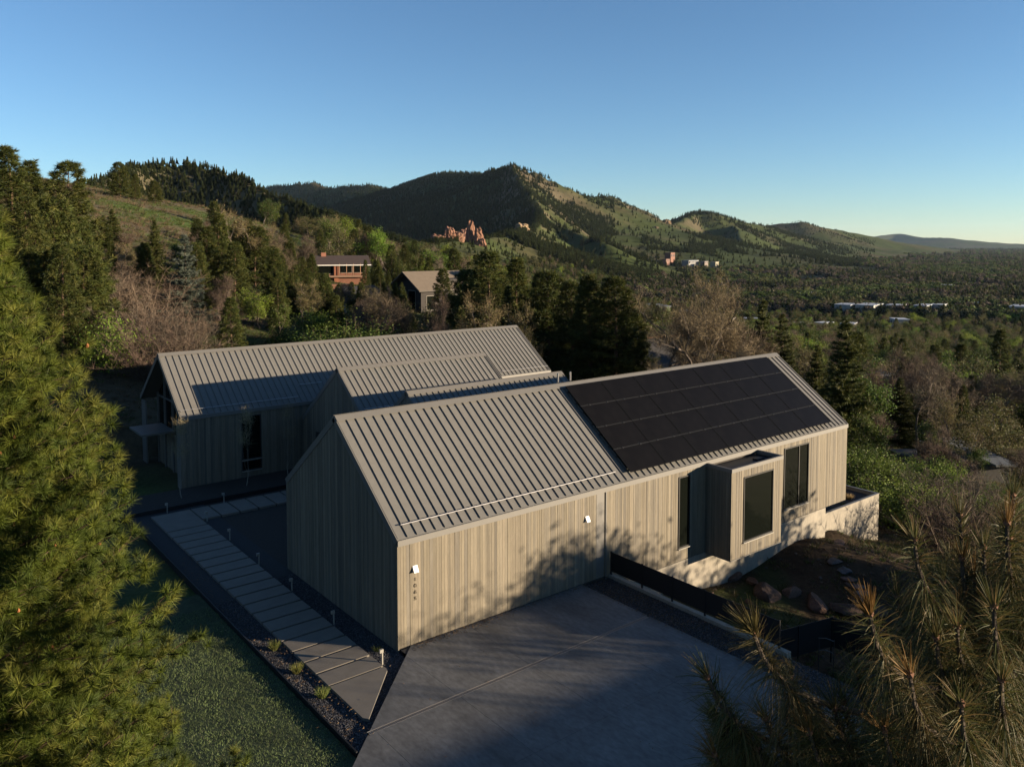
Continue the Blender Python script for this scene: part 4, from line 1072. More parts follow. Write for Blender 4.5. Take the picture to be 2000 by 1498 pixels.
for i, (px, yt, v, kd) in enumerate(((290, 505, 80, 'brush0'), (325, 520, 90, 'brush1'), (265, 540, 84, 'brush1'), (250, 560, 72, 'brush2'), (300, 575, 72, 'brush0'), (335, 600, 70, 'brush2'), (360, 610, 68, 'brush0'), (280, 610, 66, 'brush1'), (240, 500, 96, 'brush0'), (215, 520, 88, 'brush2'), (380, 600, 80, 'brush1'), (1900, 905, 52, 'brush2'), (1880, 945, 47, 'brush0'), (1940, 960, 50, 'brush1'))):
    ptop(kd, 'bare_shrub', px, yt, v, ['reddish brown bare thicket left of the blue spruce', 'bare brown thicket behind the blue spruce', 'bare thicket under the meadow', 'grey brown thicket near the big left pine', 'brown thicket in the middle of the brush', 'pale bare thicket left of the rear gable', 'bare thicket touching the rear roof ridge', 'low brown thicket at the rear gable', 'brown thicket at the lower edge of the meadow', 'bare thicket between pine and meadow', 'bare brush below the blue spruce', 'dead grey twigs right of the slope bushes', 'dead twiggy shrub above the foreground pine', 'bare shrub at the right edge below the flat roof'][i], 'shrub', wide=1.2, group='bare thickets')
ptop('brightbush', 'shrub', 222, 600, 66, 'small bright green bush among brown brush at left', 'shrub', wide=.8)
ptop('brush1', 'bare_shrub', 250, 445, 150, 'round bare brown bush alone on the green meadow', 'shrub', wide=1.2)
# woods on the slope behind the rear wing, half burying the neighbours
rgh = np.random.default_rng(314); HT = []
HK = ['pine0', 'pine1', 'pine2', 'budding', 'leafy0', 'leafy1', 'bare0', 'bare2', 'fir1', 'pine3']
HL = {'pine0': 'dark bushy pine in the woods on the slope behind the rear wing', 'pine1': 'slim dark pine in the woods on the slope behind the rear wing', 'pine2': 'rounded pine in the woods on the slope behind the rear wing', 'pine3': 'narrow tall pine in the woods on the slope behind the rear wing', 'budding': 'olive budding tree in the woods on the slope behind the rear wing', 'leafy0': 'green leafy tree in the woods on the slope behind the rear wing', 'leafy1': 'olive leafy tree in the woods on the slope behind the rear wing', 'bare0': 'brown bare tree in the woods on the slope behind the rear wing', 'bare2': 'pale bare tree in the woods on the slope behind the rear wing', 'fir1': 'conical conifer in the woods on the slope behind the rear wing'}
def wood(n, px0, px1, v0, v1, ymin, hs, kinds, gap=3.5):
    k = 0; t = 0
    while k < n and t < 2000:
        t += 1; px = rgh.uniform(px0, px1); v = rgh.uniform(v0, v1); x, y = at(px, v)
        if any((x-a)**2+(y-b)**2 < gap*gap for a, b in HT): continue
        zg = float(ground(np.array([x]), np.array([y]))[0]); H = rgh.uniform(*hs)
        lim = CAM[2] + (478-(ymin(px) if callable(ymin) else ymin))/FPX*v - zg
        if lim < hs[0]*.5: continue
        kd = kinds[rgh.integers(len(kinds))]; HT.append((x, y)); k += 1
        plant_tree(kd, 'wood_tree', x, y, min(H, lim), HL[kd], 'tree', 'slope woods ' + HL[kd].split(' in ')[0], px, rgh.uniform(1.0, 1.35))
EV = ['pine0', 'pine1', 'pine2', 'pine0', 'fir1', 'pine3']; MX = HK
wood(34, 375, 610, 90, 200, 425, (6, 12), MX)
wood(12, 200, 400, 96, 170, 470, (4, 8), MX)
wood(14, 560, 640, 100, 165, 530, (4, 9), MX)
wood(24, 630, 800, 92, 126, 548, (3.5, 7.5), MX, 2.6)
wood(10, 690, 860, 150, 210, 505, (6, 11), EV)
wood(16, 860, 1060, 95, 170, 520, (7, 12), EV)
wood(16, 1040, 1270, 92, 150, 560, (7, 12), EV)
wood(14, 1230, 1560, 95, 150, 570, (6, 10), MX)
wood(26, 1560, 2050, 88, 150, 650, (5, 10), MX)
wood(14, 1680, 2050, 66, 90, 800, (3, 6), ['bare0', 'bare2', 'budding', 'leafy1', 'leafy0'])
wood(12, -40, 200, 70, 125, 345, (8, 12), ['pine0', 'pine2', 'pine2'])
for i in range(18):
    px = rgh.uniform(1690, 2020); v = rgh.uniform(50, 68)
    x, y = at(px, v)
    if x < 36.5 and y > -1.5: continue
    plant_tree(['bush0', 'bush1', 'brush2', 'bush0'][i % 4], 'slope_shrub', x, y, rgh.uniform(1.8, 3.4), ['green bush low on the slope right of the planter', 'bright green bush low on the slope right of the planter', 'dry grey bush low on the slope right of the planter', 'green bush low on the slope right of the planter'][i % 4], 'shrub', 'low slope bushes ' + str([0, 1, 2, 0][i % 4]), px, rgh.uniform(1.1, 1.5))
# young columnar trees in front of the rear wing
a = deciduous(181, 5, .42, 3, 0, twigs=7, twl=.45, tww=.012, twcol=(.30,.25,.15), tr=.035, upright=3.0, barkcol=(.30,.27,.22)); kind('column', a[0], a[1], [M['leaf'], M['twig']])
for (x, y, H_, lb) in ((-.56, 23.4, 5.2, 'thin young columnar tree at the left corner of the rear wing'), (3.2, 23.45, 5.4, 'thin young columnar tree in front of the rear window'), (5.95, 23.35, 5.3, 'thin young columnar tree near the entry wall')):
    plant_tree('column', 'young_tree', x, y, H_, lb, 'tree', 'young trees before the rear wing', x, z=-.1)

# ================================================================= FOREGROUND PINES
LG = np.array([(.074,.094,.014), (.096,.112,.017), (.044,.062,.012), (.128,.132,.026), (.060,.080,.013)])
def sparse_far_side(T, rng):      # the half turned away to the west carries fewer brushes
    c_, s_ = math.cos(.6), math.sin(.6); x = -13.7 + T[:, 0]*c_ - T[:, 1]*s_; y = -8.7 + T[:, 0]*s_ + T[:, 1]*c_
    u, v = UV(x, y); return (1000+FPX*u/v > -120) | (rng.random(len(T)) < .35)
gw, gn, T, O = ponderosa(7, 15.4, 6.0, .5, 330, 80, .225, .0088, sub=19, top=.74, k=10, cols=LG, jag=.30, trunk_r=.28, extra=sparse_far_side)
lp = empty('pine_tree', (-13.7, -8.7, -.2), .6); tag(lp, 'big sunlit pine filling the left side of the picture', 'tree')
obj('trunk', gw, M['bark'], lp); obj('crown', gn, M['needle'], lp)
rg = np.random.default_rng(5); pick = rg.choice(len(T), 110, replace=False); g = Geo(); V, F = ico(1)
for i in pick:
    s = rg.uniform(.02, .036); g.add(V*np.array([s, s, s*1.4]) + T[i] + O[i]*.03, F, np.array((.22,.085,.035))*rg.uniform(.6, 1.3))
o = obj('buds', g, M['twig'], lp); o['kind'] = 'stuff'

# top of the pine just in front of the viewpoint, on the right
rp_v, rp_u = 4.1, 2.75
bx_, by_ = W(rp_u, rp_v); bz_ = float(ground(np.array([bx_]), np.array([by_]))[0]) - .2
rp = empty('pine_tree', (bx_, by_, bz_)); tag(rp, 'near pine crown with long golden brown needles in the lower right corner', 'tree')
def uvz(px, py, d):
    u, v, z = (px-1000)/FPX*d, d, CAM[2] + (478-py)/FPX*d; x, y = W(u, v); return np.array([x-bx_, y-by_, z-bz_])
rg = np.random.default_rng(21)
tips = [(1482,1250,3.2),(1716,1215,3.0),(1392,1345,3.3),(1560,1345,3.6),(1800,1062,3.4),(1985,1030,3.5),(1905,1120,3.9),(1850,1262,3.3),(1965,1200,3.1),(1800,1340,2.9),(1905,1400,2.8),(1650,1410,3.4),(1510,1430,3.3),(1752,1455,3.0),(1985,1350,3.0),(1995,975,4.2),(1890,1015,4.3),(1600,1460,3.2),(1440,1450,3.5),(1860,1150,3.6),(1770,1180,4.4),(1930,1290,3.6),(1690,1330,3.7),(1830,1430,3.3)]
bd = np.array([(1370,1420),(1480,1290),(1600,1350),(1720,1300),(1790,1100),(1880,1040),(2100,960)], float)
while len(tips) < 140:
    px = rg.uniform(1400, 2150); py = np.interp(px, bd[:, 0], bd[:, 1]) + 60 + 420*rg.random()**1.3; tips.append((px, py, rg.uniform(3.3, 5.2)))
gw = Geo(); gn = Geo(); gb = Geo(); BK = np.array((.11,.085,.065))
topz = 13.2 - bz_
zz = np.linspace(0, topz, 10); gw.tube(np.c_[.08*np.sin(zz/3), .06*np.cos(zz/4)-.06, zz], .17*(1-.88*zz/topz), 9, BK)
NR = np.array([(.085,.090,.026), (.070,.080,.026), (.145,.112,.042), (.110,.098,.034), (.18,.118,.048), (.060,.070,.026)])
for i, (px, py, d) in enumerate(tips):
    tip = uvz(px, py, d); hz = np.hypot(tip[0], tip[1]); root = np.array([0, 0, min(topz-.15, tip[2]-.25-.30*hz)])
    mid = np.array([tip[0]*.93, tip[1]*.93, tip[2]-.55]); s = np.linspace(0, 1, 9)[:, None]
    B = (1-s)**2*root + 2*s*(1-s)*mid + s*s*tip
    gw.tube(B, np.linspace(.022, .008, 9), 6, BK*.7, cap=False)
    L = np.linalg.norm(B[-1]-B[-2]); ax = unit(B[-1]-B[-3])
    n = 680; q = rg.random(n)**.8*.62                      # along the last half metre
    base = tip - ax*q[:, None]; rad = unit(np.cross(ax, rg.normal(size=(n, 3))))
    openf = np.clip(.35 + q/.55*.9, 0, 1.1)
    D = ax*(1.05-openf)[:, None] + rad*(.35+.75*openf)[:, None] + np.array([0, 0, .10])
    cc = NR[rg.integers(0, len(NR), n)]*rg.uniform(.7, 1.3, (n, 1))
    if i % 3 == 0: cc = cc*.6 + np.array((.12,.075,.034))*.4
    lens = rg.uniform(.10, .22, n)*(.75+.4*(q/.55))
    for sel, dp in ((q < .16, .25), (q >= .16, .85)):
        if sel.any(): gn.blades(base[sel], D[sel], lens[sel], .0038, rg, cc[sel], 0, 3, dp)
    n2 = 40
    if i in (1, 0): n2 = 150
    D2 = ax + unit(rg.normal(size=(n2, 3)))*(.33 if i != 0 else .5)
    c2 = (np.array((.19,.105,.036)) if i != 0 else np.array((.15,.12,.045)))*rg.uniform(.6, 1.3, (n2, 1)) if i % 4 == 1 or i == 0 else NR[rg.integers(0, len(NR), n2)]*1.1
    gn.blades(np.tile(tip-ax*.03, (n2, 1)), D2, rg.uniform(.11, .2, n2), .0042, rg, c2, 0, 3, .08)
    V, F = ico(1); gb.add(V*.018 + tip, F, (.16,.085,.05))
obj('trunk', gw, M['bark'], rp); obj('crown', gn, M['needle'], rp); o = obj('buds', gb, M['twig'], rp); o['kind'] = 'stuff'
# dark juniper low beside it
a = spruce(33, 2.2, .85, 22, 9, .10, .014, DK*.55); kind('juniper', a[0], a[1], [M['needle']])
x, y = W(1.35, 5.4)
plant_tree('juniper', 'juniper', x, y, 8.3, 'dark juniper top at the bottom edge, left of the near pine', 'tree', wide=.5)
x, y = W(2.2, 6.2)
plant_tree('juniper', 'juniper', x, y, 7.6, 'dark juniper under the near pine at the bottom edge', 'tree', wide=.6)

# trees outside the picture whose shade falls on the front wall, yard and lawn
for (x, y, zt, kd, wd, lb) in ((24.6, -23.8, 6.3, 'leafy1', 1.0, 'olive tree east of the drive, first from the road'), (27.6, -23.0, 6.9, 'leafy0', .8, 'lower green tree east of the drive'), (30.6, -24.0, 8.4, 'leafy0', .9, 'tall green tree east of the drive'), (28.6, -26.5, 6.4, 'bright', .55, 'bright green tree east of the drive'), (34.6, -23.6, 7.4, 'leafy0', .9, 'green tree east of the drive at the back'), (38.4, -21.3, 5.6, 'leafy0', 1.1, 'green tree in the lower yard'), (43.5, -20.5, 4.8, 'leafy1', 1.0, 'olive tree in the lower yard'), (41.5, -24, 3.0, 'pine2', 1.5, 'low broad pine in the lower yard'), (46.0, -26, 2.4, 'pine0', 1.3, 'second low broad pine in the lower yard'), (36.0, -25.5, 3.2, 'bush0', 1.5, 'big green bush in the lower yard'), (12.5, -24.5, 3.6, 'budding', .8, 'small budding tree by the drive')):
    zg = float(ground(np.array([x]), np.array([y]))[0]); plant_tree(kd, 'yard_tree', x, y, zt-zg, lb, 'tree', None, x, wd)

# ================================================================= NEIGHBOURING HOUSES
def gable_house(name, loc, rz, L, Wd, he, hr, wallc, roofc, label, over=.5, wins=(), chim=None, trimc=(.3,.28,.25), group=None, base=1.5, cat='house', glass_front=None):
    r = empty(name, loc, rz); tag(r, label, cat, group)
    g = Geo(); extrude_x(g, [(0, -base), (Wd, -base), (Wd, he), (Wd/2, hr), (0, he)], 0, L, wallc); obj('wall', g, M['paint'], r)
    g = Geo(); sl_ = (hr-he)/(Wd/2); zo = he - over*sl_
    for (a, b) in ((-over, Wd/2), (Wd+over, Wd/2)):
        extrude_x(g, [(a, zo+.02), (b, hr+.02), (b, hr+.2), (a, zo+.2)] if a < b else [(b, hr+.02), (a, zo+.02), (a, zo+.2), (b, hr+.2)], -over, L+over, roofc)
    rf = obj('roof', g, M['paint'], r)
    g = Geo(); g.box(-over, L+over, -over-.05, -over-.002, zo-.02, zo+.22, trimc); obj('fascia', g, M['paint'], rf)
    if chim:
        g = Geo(); g.box(*chim, hr-1.0, hr+.9, (.26,.11,.07)); obj('chimney', g, M['paint'], rf)
    for (side, a, b, z0, z1) in wins:
        g = Geo()
        if side == 'f': g.box(a, b, -.05, -.004, z0, z1, (.25,.23,.2)); gp = Geo().box(a+.08, b-.08, -.07, -.052, z0+.08, z1-.08)
        else: g.box(-.05, -.004, a, b, z0, z1, (.25,.23,.2)); gp = Geo().box(-.07, -.052, a+.08, b-.08, z0+.08, z1-.08)
        wv = obj('window', g, M['paint'], r); obj('pane', gp, M['glass'], wv)
    return r
def gz(x, y): return float(ground(np.array([x]), np.array([y]))[0])
# brown roofed house up the slope
x, y = at(612, 200); z = gz(x, y)-1.2
hA = gable_house('hillside_house', (x, y, z), -.36, 13, 8, 4.1, 5.9, (.17,.07,.04), (.06,.042,.036), 'brown roofed brick house with a glass front on the hillside', 1.0, [('f', .8, 4.8, 1.6, 4.0), ('f', 6.2, 9.4, 1.8, 4.0), ('f', 9.6, 12.6, 1.8, 4.0), ('s', 1.5, 3.6, 1.6, 3.8), ('s', 4.4, 6.6, 1.6, 3.8)], (2.2, 3.4, 3.4, 4.6), (.62,.60,.56))
g = Geo()
for i in range(4): g.box(6.2+i*1.7, 6.32+i*1.7, -.9, -.78, 1.2, 4.1, (.34,.2,.12))
g.box(.4, 12.8, -1.2, -.06, .75, 1.2, (.20,.12,.08)); obj('deck', g, M['paint'], hA)
obj('brick_pier', Geo().box(4.95, 6.0, -.5, -.05, -1.0, 4.0, (.22,.08,.04)), M['paint'], hA)
# tan roofed house, shade of the trees put into its dark wall colour
x, y = at(822, 130); z = gz(x, y)-.6
hB = gable_house('timber_house', (x, y, z), .0, 9.5, 8.6, 4.6, 7.0, (.022,.018,.016), (.17,.135,.10), 'timber house with tan shingle roof behind bare trees, tree shade in its wall colour', .9, [('s', 1.6, 3.9, .8, 4.2), ('s', 4.6, 7.0, .8, 4.2), ('f', 1.0, 2.8, 1.0, 3.4), ('f', 5, 7.5, 1.0, 3.4)], trimc=(.08,.07,.06))
obj('roof_dormer', extrude_x(Geo(), [(1.2, 4.9), (3.4, 4.9), (3.4, 6.25), (1.2, 5.85)], 4.6, 9.0, (.03,.025,.022)), M['paint'], hB)
x, y = at(690, 128); z = gz(x, y)-2.2
gable_house('garden_house', (x, y, z), .3, 7, 6, 3.2, 4.6, (.025,.022,.02), (.03,.028,.028), 'low dark roofed building left of the tan roofed house', .6, [('f', 1, 2.2, .8, 2.2), ('f', 4, 5.4, .8, 2.2)], trimc=(.06,.055,.05))
x, y = at(1262, 92); z = CAM[2]-(718-478)/FPX*92-3.6
hC = gable_house('shingle_house', (x, y, z), -.1, 12, 9, 3.6, 6.0, (.10,.085,.07), (.045,.042,.040), 'dark shingle roof half hidden below the bare cottonwood', .6, [('f', 2, 4, .8, 2.4), ('f', 7, 9, .8, 2.4)])
g = Geo(); g.box(-.62, 12.62, 4.4, 4.6, 6.17, 6.26, (.30,.15,.07)); obj('ridge_cap', g, M['paint'], hC)
# long flat roofed house lower right
x, y = 70.0, 5.2; z = gz(x, y) - .6
r = empty('flat_roof_house', (x, y, z), .9); tag(r, 'long low house with a flat blue grey roof in the shade at right', 'house')
obj('wall', Geo().box(0, 10, 0, 4, -2, 2.6, (.06,.055,.05)), M['paint'], r); rf = obj('roof', Geo().box(-.6, 10.6, -.5, 1.9, 2.62, 2.8, (.16,.17,.17)), M['paint'], r)
obj('fascia', Geo().box(-.65, 10.65, -.56, -.502, 2.55, 2.82, (.09,.085,.08)), M['paint'], rf)
for i in range(3):
    wv = obj('window', Geo().box(1+i*3, 2.8+i*3, -.05, -.004, .7, 2.1, (.2,.19,.17)), M['paint'], r); obj('pane', Geo().box(1.08+i*3, 2.72+i*3, -.07, -.052, .78, 2.02), M['glass'], wv)
x, y = at(1835, 84); z = gz(x, y)
r = empty('terrace', (x, y, z), .9); tag(r, 'paved terrace with pale steps beside the low flat roofed house', 'terrace')
obj('paving', Geo().box(-5, 5, -2.5, 2.5, -1.5, .25, (.12,.11,.10)), M['paint'], r)
for i in range(3): obj('step', Geo().box(-4, 4, -2.9-i*.4, -2.502-i*.4, -1.5, .2-.15*(i+1), (.2,.18,.16)), M['paint'], r)
# neighbour to the east (outside the picture): its ridge shades the lower drive
z = gz(28, -40)
nb_ = gable_house('neighbour_house', (19.0, -40.7, z), 0, 26, 8.4, 3.1-z, 5.55-z, (.24,.2,.16), (.06,.055,.05), 'gabled neighbour house across the drive to the east', .5, [('f', 2, 4, 1, 2.6), ('f', 8, 10, 1, 2.6), ('f', 15, 17, 1, 2.6)])
for dx in (10.2, 10.75): obj('vent_pipe', Geo().tube([(dx, 4.2, 5.3-z), (dx, 4.2, 6.5-z)], .07, 7), M['steel'], nb_)
# garden stones and wall below the brown roofed house
for i, (px, py, v, s, lb, c) in enumerate(((508, 640, 80, .75, 'pinkish boulder just above the rear roof ridge', (.25,.16,.115)), (527, 655, 76, .45, 'small pinkish boulder on the rear roof line', (.24,.15,.11)), (629, 598, 112, .8, 'orange boulder in the hillside garden', (.34,.17,.09)), (615, 570, 140, .9, 'flat stone in the garden terrace', (.2,.15,.12)), (590, 590, 120, .8, 'grey garden boulder left of the terrace', (.2,.17,.14)))):
    x, y = at(px, v); o = obj('boulder', rock_geo(np.random.default_rng(200+i), s*1.3, s, s*.75, c), M['rock'], None, (x, y, gz(x, y)+s*.3), i); tag(o, lb, 'boulder', 'boulders behind the house')
x, y = at(640, 114); r = empty('garden_wall', (x, y, gz(x, y)), -.45); tag(r, 'pale stacked stone garden wall in the sun below the brown roofed house', 'wall')
rg = np.random.default_rng(77)
for j in range(3):
    xx = -2.5
    while xx < 2.5:
        l_ = rg.uniform(.5, 1.0); obj('stone', rock_geo(rg, l_*.52, .4, .26, np.array((.42,.35,.24))*rg.uniform(.8, 1.15), sub=1, amp=.15), M['rock'], r, (xx+l_/2, 0, .1+j*.42)); xx += l_
x, y = at(612, 150); r = obj('garden_wall', Geo().box(-8, 7, -.4, .4, -2, .9, (.26,.13,.08)), M['paint'], None, (x, y, gz(x, y)+.2), -.5); tag(r, 'long red terrace wall below the brown roofed house', 'wall')

# --- red sandstone outcrops on the spur
def spire(seed, w_, t_, h_, col):
    """weathered fin: a leaning block with vertical flutes and a broken top"""
    rg = np.random.default_rng(seed); n, m = 40, 16; th = np.arange(n)*2*math.pi/n; g = Geo()
    cx, sy = np.cos(th), np.sin(th); sq = 1/np.maximum(np.abs(cx), np.abs(sy))**.6
    fl = 1 + .30*fbm(th*1.9+3, th*0+seed, seed, 3) + .16*np.abs(np.sin(th*rg.integers(3, 6)+rg.random()*6))
    top = 1 + .55*fbm(cx*1.6+9, sy*1.6+seed, seed+3, 3)
    rows = []; lean = rg.normal(size=2)*.10
    for j in range(m+1):
        t = j/m; w = (1.12-.42*t**1.8)*(1+.10*fbm(th*3+t*3, th*0+t*6, seed+7, 3))
        if j == m: w = w*.55
        zz = -.3 + 1.3*t*np.where(t > .5, 1+(top-1)*(t-.5)*2, 1)
        rows.append(np.c_[(cx*sq*fl*w + lean[0]*t*2)*w_/2, (sy*sq*fl*w + lean[1]*t*2)*t_/2, zz*h_])
    rows.append(np.tile(rows[-1].mean(0), (n, 1)) + np.array([0, 0, .02*h_]))
    V = np.concatenate(rows); F = [(j*n+i, j*n+(i+1) % n, (j+1)*n+(i+1) % n, (j+1)*n+i) for j in range(m+1) for i in range(n)]
    V = V + (np.stack([fbm(V[:, 0]*.35+V[:, 2]*.2+k*9, V[:, 1]*.35+V[:, 2]*.3, seed+k, 3) for k in range(3)], 1))*np.array([w_, t_, h_*.5])*.35
    c = np.asarray(col)*(1+.8*fbm(V[:, 0]*.5, V[:, 1]*.5+V[:, 2]*.12, seed+2, 3))[:, None]
    return g.add(V, F, np.clip(c, 0, 1))
RC = (.215,.115,.078)
for i, (px, pyb, v, w_, h_, lb, c) in enumerate(((855, 478, 1010, 17, 13, 'red rock outcrop, leftmost and lowest of the formation', RC), (878, 470, 1030, 17, 19, 'broad red rock tower, second from the left', RC), (891, 470, 1035, 14, 14, 'sloping red rock shoulder beside the broad tower', (.205,.118,.08)), (906, 465, 1090, 16, 21, 'shaded dark red fin behind the formation', (.2,.11,.08)), (920, 462, 1060, 11, 26, 'tall red rock spire, highest of the formation', RC), (934, 464, 1050, 12, 20, 'red rock spire right of the tallest one', (.22,.118,.078)), (942, 466, 1045, 9, 9, 'small red rock at the right end of the formation', RC), (1018, 468, 1500, 24, 20, 'pale tan crag on the sunlit spur', (.27,.20,.125)), (1300, 446, 2900, 36, 20, 'tan crag on the grassy right hill', (.22,.16,.10)), (1275, 458, 2650, 30, 16, 'lower tan crag on the right hill', (.21,.155,.10)))):
    x, y = at(px, v); z = float(z_uv(*UV(x, y))); zb = CAM[2]+(478-pyb)/FPX*v
    o = obj('rock_outcrop', spire(300+i, w_, w_*.8, h_, c).mesh('rock_outcrop', False), M['redrock'], None, (x, y, min(z, zb+8) if z > zb else z), i*.9); tag(o, lb, 'rock outcrop', 'rock outcrops on the hills')

# ================================================================= VALLEY BUILDINGS
def block(px, v, wm, dm, hm, wallc, roofc, label, rz=0.2, group='buildings in the valley', zoff=0):
    x, y = at(px, v); z = float(z_uv(*UV(x, y)))+zoff
    r = empty('building', (x, y, z), rz); tag(r, label, 'building', group)
    obj('wall', Geo().box(-wm/2, wm/2, -dm/2, dm/2, -6, hm, wallc), M['paint'], r)
    rf = obj('roof', Geo().box(-wm/2-.5, wm/2+.5, -dm/2-.5, dm/2+.5, hm+.02, hm+.6, roofc), M['paint'], r)
    n = max(2, int(wm/7))
    for i in range(n):
        a = -wm/2 + wm*(i+.25)/n
        obj('window', Geo().box(a, a+wm/n*.5, -dm/2-.12, -dm/2-.02, hm*.45, hm*.8, (.03,.035,.04)), M['paint'], r)
    return r
WH = (.42,.45,.48)
block(1655, 850, 26, 16, 12.5, (.35,.33,.3), WH, 'white flat roofed building at the left end of the bright row')
block(1700, 845, 34, 18, 12.5, (.4,.38,.33), WH, 'longest white flat roof in the bright row of the valley')
block(1752, 838, 20, 14, 12.5, (.42,.36,.25), WH, 'white flat roof with a tan wall right of the longest one')
block(1806, 835, 28, 12, 12.5, (.3,.3,.3), WH, 'white flat roofed building right of a dark gap in the row')
block(1835, 842, 16, 12, 12.5, (.3,.28,.27), WH, 'small white roof at the right end of the bright row')
block(1995, 815, 30, 14, 12.5, (.3,.28,.27), WH, 'white roof at the right edge of the picture')
block(1308, 1950, 20, 16, 17, (.2,.095,.065), (.16,.08,.055), 'red brick block on the hill foot', zoff=6)
block(1300, 1900, 18, 12, 8, (.2,.11,.08), (.16,.09,.065), 'low red wing left of the red brick block', zoff=6)
block(1348, 1920, 50, 18, 8, (.2,.2,.2), (.26,.31,.35), 'long white building with a blue grey roof on the hill foot', zoff=5)
block(1375, 1930, 18, 12, 7, (.2,.16,.14), (.3,.29,.28), 'small pale roofed building right of the long white one', zoff=5)
block(1395, 1900, 16, 14, 13, (.34,.29,.2), (.36,.34,.29), 'bright cream block at the right end of the hill foot campus', zoff=3)
for i, (px, v, wm, rc, lb) in enumerate(((1246, 700, 12, WH, 'small white roof among trees below the mountain'), (1232, 720, 8, WH, 'tiny white roof left of another below the mountain'), (1275, 480, 20, (.2,.22,.24), 'long grey roofed house among trees left of the cottonwood'), (1345, 470, 9, WH, 'small white house seen through the cottonwood'), (1405, 430, 14, (.3,.27,.26), 'brown roofed house behind the cottonwood'), (1470, 520, 9, WH, 'tiny white house right of the cottonwood'), (1560, 560, 14, (.16,.2,.25), 'blue grey roofed house in the trees'), (1612, 640, 12, (.55,.58,.6), 'pale roofed house left of the bright row'), (1660, 640, 14, (.5,.52,.55), 'pale roofed house above the bright row'), (1760, 700, 16, (.45,.48,.52), 'grey roofed house above the bright row'), (1745, 250, 12, (.3,.32,.34), 'grey house among brown trees at right'), (1885, 255, 11, (.28,.33,.37), 'blue grey house with dark windows among bare trees'), (1930, 330, 12, (.4,.4,.4), 'pale roofed house near the right edge'), (1725, 150, 10, (.3,.3,.3), 'grey roofed cabin right of the large spruce'), (1900, 900, 14, (.45,.5,.55), 'far blue grey roof in the valley'), (1580, 1100, 18, WH, 'far white roof in the valley'), (1850, 1300, 22, (.5,.52,.55), 'farther pale roof in the valley'))):
    block(px, v, wm, wm*.7, 7.5 if v > 400 else 5, [(.35,.33,.3), (.5,.48,.45), (.25,.24,.23)][i % 3], rc, lb, rz=.3+i*.4, zoff=2.5 if v > 400 else 0)

# ================================================================= WOODS
rg = np.random.default_rng(99)
BLD = [o.location[:2] for o in C.objects if o.parent is None and o.get('category') in ('house', 'building', 'terrace')]
BLD = np.array(BLD)
def clear_of(x, y, d): return np.min(np.hypot(BLD[:, 0]-x, BLD[:, 1]-y)) > d
got = []; tries = 0
VK = ['leafy0', 'leafy1', 'budding', 'bare0', 'bare1', 'bare2', 'pine0', 'pine1', 'fir0', 'leafy2']
VP = np.array([.28, .20, .14, .06, .06, .04, .09, .04, .04, .05]); VP /= VP.sum()
VL = {'leafy0': 'green leafy tree among the mixed trees on the slope below the house', 'leafy1': 'olive leafy tree among the mixed trees on the slope below the house', 'budding': 'half bare budding tree among the mixed trees below the house', 'bare0': 'brown bare tree among the mixed trees below the house', 'bare1': 'dark brown bare tree among the mixed trees below the house', 'bare2': 'pale bare tree among the mixed trees below the house', 'pine0': 'dark pine among the mixed trees below the house', 'pine1': 'darker slim pine among the mixed trees below the house', 'fir0': 'conical dark conifer among the mixed trees below the house', 'leafy2': 'bright green tree among the mixed trees below the house'}
while len(got) < 285 and tries < 9000:
    tries += 1
    if rg.random() < .80: px = rg.uniform(1010, 2060); v = 108 + 190*rg.random()**1.0
    else: px = rg.uniform(480, 1040); v = rg.uniform(215, 330)
    x, y = at(px, v)
    if not clear_of(x, y, 11) or any((x-a)**2+(y-b)**2 < 44 for a, b in got): continue
    u = (px-1000)/FPX*v
    if px < 640 and v < 300: continue
    got.append((x, y)); kd = VK[rg.choice(10, p=VP)]
    plant_tree(kd, 'valley_tree', x, y, rg.uniform(7, 12.5)*(1.1 if 'pine' in kd else 1), VL[kd], 'tree', 'mixed trees on the slope below the house, ' + kd.rstrip('0123456789') + ' ' + str(VK.index(kd)), rg.uniform(0, 6.28), rg.uniform(1.05, 1.4))

def crowns(keys):
    out = []
    for k in keys:
        out.append(proto(KIND[k][1], None))
    return out
# near wood: same crowns, too many to count
keys = ['leafy0', 'leafy1', 'budding', 'bare0', 'bare1', 'pine0', 'fir0', 'leafy2', 'bare2']
hs = np.array([KIND[k][2] for k in keys]); pk = np.array([.27, .20, .14, .07, .06, .12, .05, .05, .03])
azs = rg.uniform(R(-22), R(36), 9000); rs = np.exp(rg.uniform(np.log(285), np.log(1300), 9000)); rs = np.sqrt(rs*rs)
u = rs*np.sin(azs); v = rs*np.cos(azs); px = 1000+FPX*u/v
x, y = W(u, v); z = ground(x, y)
okk = (z < 12 - .02*rs) & ((px > 760) | (v < 420)) & (px > 560)
den = rg.random(len(u)) < np.clip((rs/700)**1.0, .45, 1)
dist_b = np.min(np.hypot(x[:, None]-BLD[None, :, 0], y[:, None]-BLD[None, :, 1]), 1)
dir_ok = dist_b > 16
okk &= den & dir_ok; x, y, z, rs2 = x[okk], y[okk], z[okk], rs[okk]
ix = rg.choice(len(keys), len(x), p=pk/pk.sum())
scatter('valley_wood', np.c_[x, y, z-.6], rg.uniform(0, 6.28, len(x)), rg.uniform(8, 14, len(x))/hs[ix], ix, crowns(keys), 'mixed spring woodland between the houses of the valley', 'woodland')

